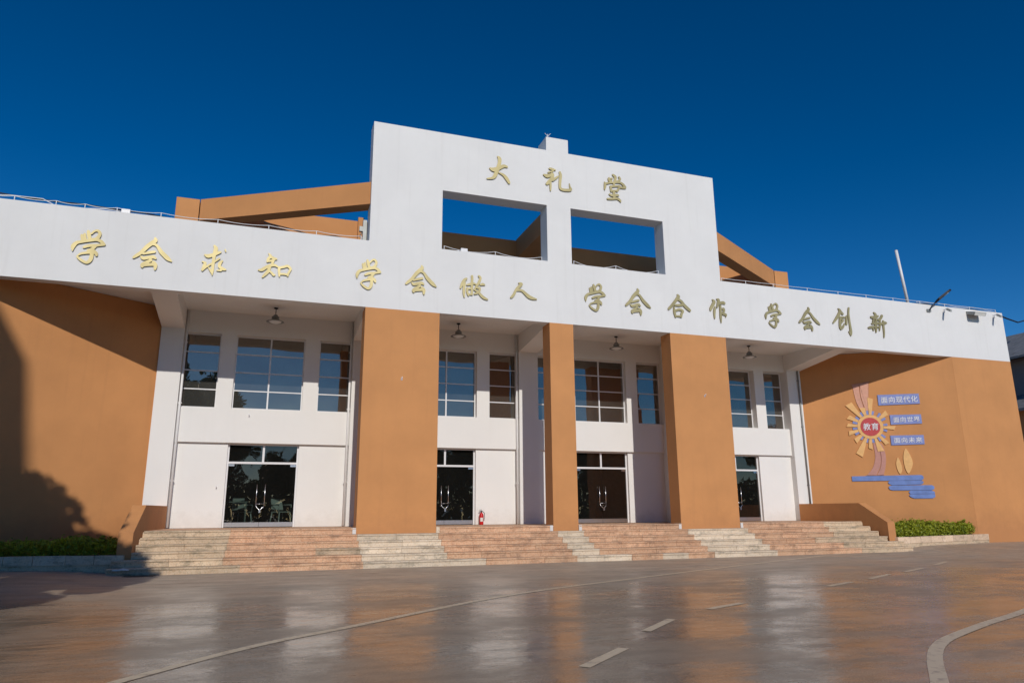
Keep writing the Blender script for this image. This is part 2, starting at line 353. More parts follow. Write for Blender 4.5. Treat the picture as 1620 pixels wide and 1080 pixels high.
GLYPH = {
 'xue': (2.535, 7.841, 0.717, 0.959, [[[-165,279,31],[-138,157,35]],[[-42,407,33],[-23,329,46],[9,208,42]],[[-108,320,29],[-86,186,37]],[[35,347,22],[86,421,26],[155,446,33],[206,378,38],[188,284,42],[137,210,50],[52,184,44]],[[-310,-165,11],[-310,-41,49],[-251,61,46],[-147,106,41],[32,165,42],[159,190,37],[246,165,46],[319,88,40]],[[314,81,33],[186,51,37],[16,16,42],[-83,-34,35]],[[144,18,37],[84,-68,42],[11,-109,37]],[[84,-90,42],[173,-160,46],[196,-225,28]],[[-154,-227,26],[-61,-190,35],[45,-162,38],[108,-144,42]],[[92,-157,44],[97,-269,46],[74,-373,46],[13,-440,39],[-84,-400,37],[-160,-340,32],[-199,-288,19],[-149,-238,22]]]),
 'hui': (4.04, 7.812, 0.929, 0.905, [[[7,428,24],[23,356,53],[-51,279,60],[-143,181,58],[-216,76,53],[-298,-30,48],[-380,-106,46],[-434,-160,30]],[[-51,250,34],[44,240,37],[112,169,43],[181,68,56],[269,-21,60],[356,-100,58],[443,-165,21]],[[-223,-37,27],[-102,10,40],[30,48,36]],[[-267,-114,24],[-210,-157,46],[-98,-122,48],[14,-96,48],[72,-129,29]],[[-31,-188,40],[-123,-255,48],[-206,-331,57],[-213,-390,28]],[[-187,-339,43],[-75,-313,43],[38,-293,46]],[[36,-239,46],[85,-303,50],[87,-390,38],[88,-438,14]]]),
 'qiu': (-1.492, 7.782, 0.622, 0.864, [[[-35,401,31],[5,336,55],[-4,236,55],[-20,126,46],[-25,-21,41],[-30,-169,41],[-28,-295,36],[-26,-421,11]],[[-252,129,20],[-173,99,55],[-65,141,50],[50,208,48],[126,242,28]],[[236,324,22],[258,267,14]],[[-295,-71,16],[-225,-93,36],[-234,-181,47],[-276,-293,32]],[[-274,-312,23],[-189,-206,27],[-46,-82,25],[114,63,27]],[[188,3,26],[142,-62,44],[133,-161,41],[215,-215,46],[285,-232,26]],[[82,-273,18],[176,-263,32]],[[-129,-218,18],[-60,-318,29],[-23,-401,11]]]),
 'zhi': (0.032, 7.783, 0.869, 0.72, [[[-188,346,14],[-138,276,40],[-192,186,39],[-205,109,28]],[[-136,259,40],[-43,220,40],[18,210,28]],[[-49,194,40],[-79,81,36]],[[-165,130,32],[-55,168,32]],[[-415,-147,19],[-334,-138,45],[-228,-52,46],[-119,10,46],[-15,30,39],[62,-3,28]],[[-139,-34,41],[-162,-136,46],[-216,-225,45],[-298,-333,27]],[[-146,-143,31],[-76,-193,31],[-27,-247,35],[3,-243,24]],[[102,-24,36],[109,-132,36],[126,-272,20]],[[102,-33,36],[221,6,38],[318,41,40],[398,-26,36],[380,-95,32],[340,-191,32],[344,-249,16]],[[121,-206,30],[234,-194,30],[341,-208,33]]]),
 'zuo4': (5.626, 7.764, 0.879, 0.763, [[[-239,224,36],[-301,172,50],[-371,38,45],[-415,-83,25]],[[-291,92,40],[-308,-64,43],[-311,-217,40],[-296,-350,20]],[[-64,324,38],[-59,225,38],[-67,96,42],[-66,-49,41],[-65,-247,32]],[[-219,36,25],[-139,62,38],[-31,100,34],[50,81,24]],[[-210,-63,32],[-209,-171,36],[-172,-294,22]],[[-192,-88,31],[-66,-58,29]],[[-172,-249,30],[-65,-238,32]],[[149,347,35],[194,296,38],[167,193,42],[122,97,42],[60,0,34],[6,-96,25]],[[195,77,27],[268,103,44],[322,90,23]],[[96,-33,29],[168,-26,38],[164,-108,38],[115,-176,38],[16,-222,29]],[[42,-111,29],[133,-156,34],[223,-256,45],[314,-320,47],[414,-356,25]]]),
 'ren': (7.188, 7.782, 0.873, 0.529, [[[-156,238,19],[-73,213,51],[-142,125,54],[-225,42,41],[-271,-44,39],[-316,-137,42],[-384,-224,39],[-422,-250,15]],[[-225,5,37],[-112,16,39],[-22,-12,43],[75,-92,54],[173,-164,62],[286,-205,50],[415,-223,21]]]),
 'he': (12.625, 7.789, 0.873, 0.824, [[[-48,389,23],[-14,322,62],[-99,214,55],[-195,95,55],[-302,-24,50],[-395,-112,42],[-419,-154,16]],[[-31,230,42],[86,171,48],[178,59,55],[282,-32,62],[388,-113,49]],[[-167,18,30],[-46,24,44],[100,52,47]],[[-204,-45,26],[-203,-184,44],[-188,-282,44],[-168,-389,23]],[[-169,-171,38],[-11,-113,44],[118,-156,42],[67,-260,44],[48,-371,29]],[[-137,-347,29],[39,-342,36]]]),
 'zuo': (14.109, 7.774, 0.674, 0.848, [[[-197,359,20],[-134,294,57],[-201,175,61],[-281,46,56],[-310,-27,16]],[[-113,132,15],[-133,39,46],[-155,-95,46],[-159,-277,24]],[[-22,396,22],[45,371,53],[24,257,57],[-35,109,27]],[[70,261,50],[212,295,55],[269,279,46]],[[96,161,46],[92,-22,46],[85,-226,46],[87,-408,16]],[[145,64,33],[216,80,46],[233,10,42],[177,-96,39],[291,-117,46],[284,-199,13]]]),
 'chuang': (19.305, 7.848, 0.848, 1.081, [[[-97,436,24],[-29,358,60],[-124,194,64],[-245,53,53],[-398,-114,26]],[[10,325,47],[73,259,48]],[[-76,126,33],[142,133,32]],[[-77,66,40],[-94,-102,53],[-100,-245,56],[-81,-314,40]],[[-28,59,37],[53,18,40],[-16,-60,37]],[[-79,-302,48],[17,-235,45],[109,-97,20]],[[247,201,27],[209,42,56],[194,-114,40]],[[386,503,38],[344,318,41],[344,114,43],[351,-137,47],[360,-375,56],[340,-507,33]],[[271,-382,24],[318,-462,40]]]),
 'xin': (20.938, 7.832, 0.93, 0.958, [[[-97,451,28],[-32,383,58],[-80,269,72],[-246,268,48]],[[-33,286,64],[81,332,39]],[[-159,153,50],[-192,41,41]],[[-20,177,50],[-78,2,55],[-90,-169,49],[-102,-291,21]],[[-255,24,30],[-40,53,50],[144,68,39]],[[-431,-147,34],[-321,-115,52],[-167,-84,36],[44,-86,36]],[[-223,-155,44],[-219,-227,25]],[[267,360,53],[190,255,50],[74,197,47]],[[149,191,39],[121,18,41],[70,-205,25]],[[171,46,39],[331,96,64],[423,103,42]],[[297,166,35],[282,-18,46],[272,-262,37],[240,-458,21]]]),
 'da': (6.404, 11.667, 0.778, 0.896, [[[-23,425,24],[34,362,62],[34,229,61],[-1,80,66],[-59,-85,66],[-117,-237,65],[-197,-327,44],[-368,-371,21]],[[-277,-13,29],[-163,-42,73],[-24,16,68],[161,130,57],[277,125,36]],[[21,-120,21],[160,-170,45],[264,-273,61],[344,-403,45]]]),
 'li': (8.389, 11.605, 0.999, 0.822, [[[-267,372,34],[-178,364,47],[-66,348,20]],[[-314,229,25],[-146,301,25]],[[-471,126,28],[-361,98,69],[-238,151,50],[-181,205,43]],[[-159,186,47],[-184,59,62],[-264,-54,63],[-366,-171,50]],[[-164,-16,45],[-61,67,39],[30,149,23]],[[-254,-75,42],[-246,-230,40],[-249,-386,24]],[[90,293,43],[110,195,52],[94,24,50],[78,-181,47],[109,-277,49],[255,-300,50],[447,-260,52],[428,-150,25],[413,-51,14]]]),
 'tang': (10.45, 11.647, 0.826, 0.985, [[[-62,457,35],[18,400,54],[14,295,45],[-27,173,40],[-43,90,33]],[[-210,330,26],[-214,236,38],[-131,238,40]],[[-235,291,26],[-92,325,24]],[[162,411,33],[194,335,40],[107,251,38],[35,240,28]],[[-376,154,18],[-364,29,49],[-387,-112,23]],[[-337,102,35],[-182,161,38],[-63,179,33],[81,207,31],[224,211,39],[317,144,50],[372,60,40],[193,44,40]],[[-164,25,42],[-147,-133,40]],[[-164,25,38],[27,66,33],[170,76,38],[92,-63,40],[66,-125,24]],[[-123,-118,35],[68,-90,33]],[[-53,-131,49],[-47,-267,54],[-40,-381,49]],[[-211,-257,33],[-119,-289,42],[60,-252,47],[107,-256,29]],[[-289,-428,35],[-124,-404,41],[55,-367,45],[159,-421,42],[180,-475,18]]]),
}

# ------------------------------------------------------------------ ground
def gz(x, y):
    a = min(1, max(0, (abs(x-8.42)-10.6)/2.2)); a = a*a*(3-2*a)
    b = min(1, max(0, (y+7)/6)); b = b*b*(3-2*b)
    return 0.11*a*b
g = MB(); xs = [-400, -120, -40, -16, -10] + [-8+i*0.8 for i in range(46)] + [32, 40, 60, 120, 400]
ys = [-400, -120, -60, -30, -20] + [-16+i*0.8 for i in range(22)] + [4, 8, 20, 60, 400]
for y in ys:
    for x in xs: g.v.append((x, y, gz(x, y)))
for j in range(len(ys)-1):
    for i in range(len(xs)-1):
        n = j*len(xs)+i; g.f.append((n, n+1, n+len(xs)+1, n+len(xs))); g.mi.append(0); g.sm.append(len(g.f)-1)
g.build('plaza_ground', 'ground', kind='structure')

def ribbon(pts, w, sub=8):
    """painted stripe following a Catmull-Rom curve on the ground"""
    P = [Vector((x, y, 0)) for x, y in pts]
    if len(P) > 2:
        Q = []
        for i in range(len(P)-1):
            a = P[max(i-1, 0)]; b = P[i]; c = P[i+1]; d = P[min(i+2, len(P)-1)]
            for k in range(sub):
                t = k/sub
                Q.append(0.5*((2*b)+(c-a)*t+(2*a-5*b+4*c-d)*t*t+(3*b-a-3*c+d)*t**3))
        Q.append(P[-1]); P = Q
    else:
        P = [P[0].lerp(P[1], k/3) for k in range(4)]
    mb = MB(); n = len(P)
    for i, p in enumerate(P):
        d = (P[min(i+1, n-1)]-P[max(i-1, 0)]).normalized(); s = Vector((-d.y, d.x, 0))*(w/2)
        for q in (p+s, p-s): mb.v.append((q.x, q.y, gz(q.x, q.y)+0.004))
    for i in range(n-1):
        mb.f.append((2*i, 2*i+1, 2*i+3, 2*i+2)); mb.mi.append(0)
    return mb
ribbon([(-4.4, -17.5), (-2.3, -14.6), (-.95, -12.74), (.07, -11.46), (1.17, -10.5), (3.79, -8.26), (7.0, -6.44), (16.1, -1.94), (18.2, -1.75)], 0.12).build('painted_line', 'line', kind='structure')
for a, b in (((2.70,-13.52),(3.41,-12.88)), ((4.11,-12.07),(4.84,-11.4)), ((5.78,-10.78),(6.62,-10.39)), ((9.36,-9.04),(10.32,-8.59)),
             ((11.09,-8.23),(12.2,-7.64)), ((12.98,-7.3),(14.17,-6.69)), ((15.2,-6.1),(16.4,-5.4))):
    ribbon([a, b], 0.11).build('painted_dash', 'line', kind='structure')
ribbon([(3.9,-15.95),(4.95,-15.0),(5.51,-14.48),(5.89,-14.15),(6.27,-13.86),(6.78,-13.56),(7.95,-13.03),(9.37,-12.45),(13.5,-10.6)], 0.125, 10).build('painted_line', 'line', kind='structure')
dc = MB(); dc.box(-2.55, -1.95, -1.22-.75, -.82-.75, 0.004, 0.012)
dc.build('drain_cover', 'dark_metal', label='small dark drain cover flush in the paving at the left end of the steps', cat='drain cover')

# ------------------------------------------------------------------ the hall
XC = 8.42
hall = thing('assembly_hall', 'white and ochre assembly hall with a tall white sign wall over four glazed entrance bays', 'building', (XC, 3, 0))
fz0, fz1, tz = 6.87, 8.84, 12.62
fs = MB(); fs.box(-10.64, 27.48, 0, .30, fz0, fz1)
fs.build('fascia', 'white', hall, label='long white parapet band carrying the gold motto')
tw = MB()
tw.box(2.52, 4.64, 0, .55, fz1, tz).box(8.01, 8.83, 0, .55, fz1, 10.71).box(12.19, 14.31, 0, .55, fz1, tz).box(4.64, 12.19, 0, .55, 10.71, tz)
tw.box(2.52, 14.31, .30, .55, 8.4, fz1)
tw.build('sign_wall', 'white', hall, label='tall white sign wall with two rectangular openings')
MB().box(8.03, 8.80, 0, .68, tz, 13.10).build('parapet_block', 'white', hall)
an = MB(); an.tube([(8.22, .3, 13.1), (8.22, .3, 13.38)], .012, 6); an.tube([(8.12, .3, 13.40), (8.22, .3, 13.3), (8.32, .3, 13.42)], .009, 5)
an.build('lightning_rod', 'pvc', hall)
for x0, x1, lab in ((2.49, 4.61, 'wide ochre pillar left of centre'), (8.03, 8.81, 'narrow ochre pillar in the middle'), (12.22, 14.34, 'wide ochre pillar right of centre')):
    MB().box(x0, x1, 0, .57, .75, fz0).build('pillar', 'brown', hall, label=lab)
# small fixings left on the walls
for x, y, z in ((3.566, 0, 4.873), (13.37, 0, 4.853), (-.385, 3.05, 4.08), (-1.12, 3.15, 2.0)):
    hk = MB(); hk.tube([(x, y, z+.02), (x, y-.06, z+.02), (x, y-.07, z+.07)], .012, 6); hk.box(x-.022, x+.022, y-.012, y, z-.02, z+.045)
    hk.build('wall_hook', 'alu', hall)

BAYS = [-.0+.10, 5.64, 11.20, 16.74]
W0, P0, L0 = 3.05, 2.90, 3.15          # window wall, pier and lower panel planes
PZ = 0.90
for ci, c in enumerate(BAYS):
    a, b = c-2.44, c+2.44
    w = MB()
    w.box(a, b, W0, 3.40, 6.53, 7.20); w.box(a, b, W0, 3.40, 3.30, 4.31)
    for u0, u1 in ((-1.43, -1.0), (1.0, 1.44)): w.box(c+u0, c+u1, W0, 3.40, 4.31, 6.53)
    w.build('window_wall', 'white_in', hall)
    MB().box(a, c-1.0, L0, 3.40, PZ, 3.30).build('side_panel', 'white_in', hall)
    MB().box(c+1.0, b, L0, 3.40, PZ, 3.30).build('side_panel', 'white_in', hall)
for x0, x1 in ((-2.96, -2.34), (2.54, 3.20), (8.08, 8.76), (13.64, 14.30), (19.18, 19.80)):
    MB().box(x0, x1, P0, 3.40, PZ, 7.2).build('pier', 'white_in', hall)
    br = MB(); br.prism([(x0, P0, 6.58), (x0, .45, 6.871), (x0, .30, 6.871), (x0, .30, 7.2), (x0, P0, 7.2)], (x1-x0, 0, 0))
    br.build('bracket_beam', 'white_in', hall)
MB().box(-10.6, 27.4, .30, 3.4, 7.20, 7.45).build('canopy_ceiling', 'white_in', hall, label='shaded white soffit of the canopy')

# windows: frame, glazing bars and single panes
def window(c, w, rows, cols, dep=.20):
    """w width; opening z 4.31..6.53"""
    x0, x1 = c-w/2, c+w/2; z0, z1 = 4.31, 6.53; y = W0+dep; t = .035
    fr = MB()
    fr.box(x0, x0+t, y-.025, y+.03, z0, z1).box(x1-t, x1, y-.025, y+.03, z0, z1).box(x0+t, x1-t, y-.025, y+.03, z0, z0+t).box(x0+t, x1-t, y-.025, y+.03, z1-t, z1)
    f = fr.build('window', 'alu', hall)
    for k in range(1, cols):
        x = x0+(x1-x0)*k/cols; MB().box(x-.022, x+.022, y-.03, y+.02, z0+t, z1-t).build('mullion', 'alu', f)
    ze = [z0+(z1-z0)*k/rows for k in range(rows+1)]
    for k in range(1, rows):
        for j in range(cols):
            xa = x0+(x1-x0)*j/cols+.024; xb = x0+(x1-x0)*(j+1)/cols-.024
            MB().box(xa, xb, y-.02, y+.015, ze[k]-.016, ze[k]+.016).build('glazing_bar', 'alu', f)
    for k in range(rows):
        for j in range(cols):
            xa = x0+(x1-x0)*j/cols+.02; xb = x0+(x1-x0)*(j+1)/cols-.02
            tilt = rng.uniform(-.003, .003); tl2 = rng.uniform(-.003, .003)
            p = MB(); p.poly([(xa, y-tilt, ze[k]+.01), (xb, y+tilt, ze[k]+.01), (xb, y+tilt+tl2, ze[k+1]-.01), (xa, y-tilt+tl2, ze[k+1]-.01)])
            p.build('pane', 'glass', f)
for c in BAYS:
    dp_ = .30 if c > 15 else .20
    window(c-1.935, 1.0, 4, 1, dp_); window(c, 2.0, 4, 2, dp_); window(c+1.94, 1.0, 4, 1, dp_)

def door(c):
    x0, x1 = c-.98, c+.98; y = L0+.13; t = .05
    fr = MB()
    fr.box(c-1.0, x0+.03, y-.03, y+.04, PZ, 3.30).box(x1-.03, c+1.0, y-.03, y+.04, PZ, 3.30)
    fr.box(x0+.03, x1-.03, y-.03, y+.04, 3.25, 3.30).box(x0+.03, x1-.03, y-.035, y+.04, 2.71, 2.77).box(c-.03, c+.03, y-.03, y+.03, 2.77, 3.25)
    d = fr.build('glass_door', 'alu', hall)
    for s in (-1, 1):
        xa, xb = (x0+.03, c-.03) if s < 0 else (c+.03, x1-.03)
        MB().poly([(xa, y, 2.77), (xb, y, 2.77), (xb, y, 3.25), (xa, y, 3.25)]).build('transom_pane', 'door_glass', d)
        xa, xb = (x0+.035, c-.004) if s < 0 else (c+.004, x1-.035)
        lf = MB(); lf.poly([(xa, y, 1.04), (xb, y, 1.04), (xb, y, 2.705), (xa, y, 2.705)])
        lf.build('door_leaf', 'door_glass', d)
        rl = MB(); rl.box(xa, xb, y-.02, y+.02, .915, 1.04)
        rl.build('bottom_rail', 'steel', d)
        xh = xa if s < 0 else xb-.16
        MB().box(xh, xh+.16, y-.018, y+.018, 2.64, 2.70).build('patch_fitting', 'steel', d)
        h = MB(); x = c+s*.115
        h.tube([(x, y-.005, 2.04), (x, y-.07, 2.04)], .012, 6).tube([(x, y-.005, 1.62), (x, y-.07, 1.62)], .012, 6).tube([(x, y-.07, 1.50), (x, y-.07, 2.12)], .013, 8)
        h.build('pull_handle', 'steel', d)
    lk = MB(); lk.tube([(c-.12, y-.09, 1.56), (c-.10, y-.10, 1.47), (c, y-.12, 1.38), (c+.10, y-.10, 1.47), (c+.12, y-.09, 1.56), (c-.12, y-.09, 1.56)], .012, 6)
    lk.box(c-.025, c+.025, y-.15, y-.10, 1.31, 1.40); lk.build('door_lock', 'steel', d)
for c in BAYS: door(c)

# lobby behind the glass
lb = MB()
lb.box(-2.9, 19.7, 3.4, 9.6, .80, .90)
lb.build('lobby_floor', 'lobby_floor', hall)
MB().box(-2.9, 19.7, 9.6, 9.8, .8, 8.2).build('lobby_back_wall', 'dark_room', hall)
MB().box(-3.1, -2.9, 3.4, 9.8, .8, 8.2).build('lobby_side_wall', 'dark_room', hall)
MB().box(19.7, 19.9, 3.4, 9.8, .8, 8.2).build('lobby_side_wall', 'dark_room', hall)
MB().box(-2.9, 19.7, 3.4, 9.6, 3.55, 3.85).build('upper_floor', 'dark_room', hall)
MB().box(-10.6, 27.4, .56, 20, 8.2, 8.40).build('roof_slab', 'roof', hall)
MB().box(-10.6, 27.4, 3.41, 3.6, 7.21, 8.2).build('upper_front_wall', 'white', hall)
bd = MB(); bd.box(27.0, 27.48, .31, 20, 0, 8.8).box(-10.64, -10.2, .31, 20, 0, 8.8).box(-10.2, 27.0, 19.7, 20, 0, 8.8)
bd.build('outer_wall', 'brown', hall)
# downpipes
for x, y, r in ((-2.285, 2.985, .035), (2.485, 2.985, .035), (8.02, 2.985, .03), (19.66, 2.86, .03)):
    dp = MB(); dp.tube([(x, y, .92 if x < 19 else 1.5), (x, y, 7.16)], r, 10)
    for z in (2.2, 4.4, 6.2): dp.box(x-r-.015, x+r+.015, y-.01, y+.055 if y > 2.9 else 2.9, z-.015, z+.015)
    dp.build('downpipe', 'pvc' if x < 19 else 'grey_metal', hall)

# splayed ochre wing walls
for s, lab in ((-1, 'splayed ochre wing wall in tree shade'), (1, 'splayed ochre wing wall behind the sun mural')):
    X = lambda u: XC+s*u
    w = MB()
    w.prism([(X(11.38), 2.95, -.1), (X(15.98), .004, -.1), (X(15.98), .30, -.1), (X(11.38), 3.4, -.1)], (0, 0, 7.29))
    w.build('wing_wall', 'brown', hall, label=lab)
    w = MB(); w.box(min(X(15.98), X(19.06)), max(X(15.98), X(19.06)), 0, .30, -.1, fz0-.001)
    w.build('end_wall', 'brown', hall)

# ochre roof frame
def beam(p, q, th, z0, z1, name='roof_beam'):
    p = Vector((*p, 0)); q = Vector((*q, 0)); d = (q-p).normalized(); n = Vector((-d.y, d.x, 0))
    if n.y < 0: n = -n
    b = MB(); b.prism([(p.x, p.y, z0), (q.x, q.y, z0), (q.x+n.x*th, q.y+n.y*th, z0), (p.x+n.x*th, p.y+n.y*th, z0)], (0, 0, z1-z0))
    return b.build(name, 'brown', hall)
for s in (-1, 1):
    X = lambda u: XC+s*u
    beam((X(10.69), 3.0), (X(5.905), .135), .45, 10.03, 10.72)
    x0, x1 = sorted((X(11.37), X(10.72)))
    MB().box(x0, x1, 3.0, 3.62, 8.4, 10.71).build('roof_post', 'brown', hall)
    x0, x1 = sorted((X(5.90), X(5.72)))
    MB().box(x0, x1, 2.95, 3.09, 8.4, 10.76).build('roof_post', 'brown', hall)
MB().box(-2.27, 19.10, 3.15, 3.60, 10.03, 10.70).build('roof_beam', 'brown', hall)
MB().box(8.10, 8.75, .56, 3.14, 10.03, 10.73).build('roof_beam', 'brown', hall)
MB().box(8.10, 8.75, 3.16, 3.59, 8.4, 10.02).build('roof_post', 'brown', hall)

# ------------------------------------------------------------------ steps
steps = thing('entrance_steps', 'broad flight of six red and cream granite steps before the hall', 'steps', (XC, -1, 0))
riser, tread = .15, .32
core = MB()
for k in range(6):
    ext = .30 if k < 2 else 0.0
    core.box(-2.52-ext, 19.24+ext, -1.60+tread*k+.04, 3.4 if k == 5 else -1.60+tread*k+.6, -.05 if k == 0 else riser*k-.02, riser*(k+1)-.03)
core.build('step_core', 'gray_stone', steps)
PILX = ((2.49, 4.61), (8.03, 8.83), (12.24, 14.38))
sr = random.Random(3)
for k in range(6):
    yf = -1.60+tread*k; z0 = riser*k-(.05 if k == 0 else 0); z1 = riser*(k+1)
    ext = .30 if k < 2 else 0.0
    xl, xr = -2.47-.03*(5-k)-ext, 19.16+.016*(5-k)+ext
    segs = []; lc = -1.0+.02*k if k else -.6
    cut = [(xl, lc+.35, 'gray_stone')]; cur = lc+.35
    for (a, b) in PILX:
        cut.append((cur, a, 'red_stone')); cut.append((a, b, 'cream_stone')); cur = b
    cut.append((cur, 17.6-.12*(5-k)+(0.5 if k == 0 else 0), 'red_stone')); cut.append((17.6-.12*(5-k)+(0.5 if k == 0 else 0), xr, 'gray_stone'))
    for a, b, mt in cut:
        if k == 5 and mt == 'cream_stone': continue        # the pillars stand here
        n = max(1, round((b-a)/.95))
        e = [a+(b-a)*i/n + (sr.uniform(-.08, .08) if 0 < i < n else 0) for i in range(n+1)]
        for i in range(n):
            mm = mt
            if mt == 'red_stone' and sr.random() < .05: mm = 'gray_stone'
            if k == 0 and mt == 'red_stone' and sr.random() < .22: mm = 'cream_stone'
            dy = sr.uniform(-.006, .006); dz = sr.uniform(-.006, .0); tl = sr.uniform(-.004, .004)
            x0, x1 = e[i]+.003, e[i+1]-.003
            back = yf+tread+.03 if k < 5 else yf+.40
            # slab with a small overhanging nosing and a riser below it
            b_ = MB()
            b_.box(x0, x1, yf+dy+.012, yf+.06, z0, z1-.038+dz, 0)
            pr = [(x0, yf+dy-.008, z1-.038+dz), (x0, yf+dy-.012, z1-.012+dz), (x0, yf+dy-.004, z1+dz), (x0, back, z1+dz), (x0, back, z1-.038+dz)]
            b_.prism(pr, (x1-x0, 0, tl), 0)
            b_.build('stone_slab', mm, steps)
pf = MB(); pf.box(-2.45, 19.15, .402, 3.30, .862, .893); pf.build('landing_floor', 'red_stone', steps)
for x0, x1 in PILX:   # white plinth ends beside the pillars
    pass
for x in (2.40, 4.62, 7.92, 8.82, 12.13, 14.35):
    MB().box(x, x+.09, -.012, .30, .752, .905).build('plinth_end', 'cream_stone' if x in (4.62,) else 'white', steps)
for s, lab in ((-1, 'ochre side wall of the steps in half shade'), (1, 'ochre side wall of the steps with its inner face dark')):
    X = lambda u: XC+s*u
    def xi(y): return 10.74+(.24 if s < 0 else .13)*(2.9-y)/3.85
    def ring(off, y):  return X(xi(y)+off)
    prof = [(2.9, .3), (2.9, 1.505), (.12, 1.50), (-.95, .88), (-.95, .30)]
    mb = MB(); n = len(prof); wth = .30
    mb.v += [(ring(0, y), y, z) for y, z in prof] + [(ring(wth, y), y, z) for y, z in prof]
    fr = tuple(range(n)); mb.f.append(fr); mb.f.append(tuple(range(2*n-1, n-1, -1))); mb.mi += [0, 0]
    for i in range(n):
        j = (i+1) % n; mb.f.append((j, i, n+i, n+j)); mb.mi.append(0)
    me = mb.mesh('side_wall', 'brown')
    bm = bmesh.new(); bm.from_mesh(me); bmesh.ops.recalc_face_normals(bm, faces=bm.faces[:]); bm.to_mesh(me); bm.free()
    link('side_wall', me, steps, label=lab)

# ------------------------------------------------------------------ planters and hedges
def planter(s, lab, hlab):
    X = lambda u: XC+s*u
    p0 = Vector((X(11.12), -1.05, 0)); p1 = Vector((X(16.45), -.02, 0))
    pl = thing('planter', lab, 'planter', (X(13.5), .6, .0))
    d = (p1-p0); Lg = d.length; d.normalize(); nrm = Vector((-d.y, d.x, 0));
    if nrm.y < 0: nrm = -nrm
    def seg(a, b, z0, z1, off, th):
        q0 = p0+d*a+nrm*off; q1 = p0+d*b+nrm*off
        m_ = MB(); m_.prism([(q0.x, q0.y, z0), (q1.x, q1.y, z0), (q1.x+nrm.x*th, q1.y+nrm.y*th, z0), (q0.x+nrm.x*th, q0.y+nrm.y*th, z0)], (0, 0, z1-z0)); return m_
    seg(0, Lg, -.05, .205, .02, .16).build('kerb_base', 'gray_stone', pl)
    a = 0.0; rr = random.Random(5+s)
    while a < Lg-.05:
        L = min(.62+rr.uniform(-.05, .05), Lg-a)
        seg(a+.006, a+L-.006, .207, .405+rr.uniform(-.004, .004), rr.uniform(-.004, .004), .17).build('kerb_stone', 'kerb_stone', pl)
        a += L
    so = MB(); so.poly([(p0.x+nrm.x*.1, p0.y+nrm.y*.1, .36), (p1.x+nrm.x*.1, p1.y+nrm.y*.1, .36), (X(15.98), .0, .36), (X(11.38), 2.9, .36), (X(11.12), 2.9, .36)][::(1 if s > 0 else -1)])
    so.build('soil_bed', 'soil', pl)
    # hedge: leaves through a lumpy volume along the planter
    hr = random.Random(11+s); hb = MB(); lumps = []
    for i in range(15):
        t = (i+.5)/15
        lumps.append((t, hr.uniform(.78, 1.0), hr.uniform(.0, 1)))
    N = 9000
    for _ in range(N):
        t = hr.random(); dep = hr.random()
        base = p0+d*(Lg*t*.955+.12)+nrm*(.24+dep*min(1.0, 2.2*(1-t)+.12))
        nz = noise.noise(Vector((base.x*1.7, base.y*1.7, s*3.0))); nz2 = noise.noise(Vector((base.x*5, base.y*5, 7.0)))
        top = (.66 if s < 0 else .80)+.16*nz+.12*nz2+.04*(1-t)
        z = .38+(top-.38)*(1-(1-hr.random())**1.7 if hr.random() < .75 else hr.random())
        if hr.random() < .05: z += hr.uniform(0, .10)
        bulge = .10*math.sin(min(1, (z-.38)/.4)*math.pi)
        c = Vector((base.x-nrm.x*bulge, base.y-nrm.y*bulge, z))
        ax = Vector((hr.gauss(0, 1), hr.gauss(0, 1)-.3, hr.gauss(.5, 1))).normalized()
        a1 = ax.orthogonal().normalized(); a2 = ax.cross(a1); an_ = hr.uniform(0, 6.28)
        u = (a1*math.cos(an_)+a2*math.sin(an_))*hr.uniform(.035, .065); v_ = (a2*math.cos(an_)-a1*math.sin(an_))*hr.uniform(.014, .024)
        hb.poly([c-u, c+v_+ax*.006, c+u, c-v_+ax*.006])
    hb.build('hedge', 'leaf', label=hlab, cat='hedge')
planter(1, 'planter with pale stone kerb under the sun mural', 'sunlit low green hedge in the planter under the mural')
planter(-1, 'shaded planter with pale stone kerb left of the steps', 'dark shaded low hedge in the planter left of the steps')

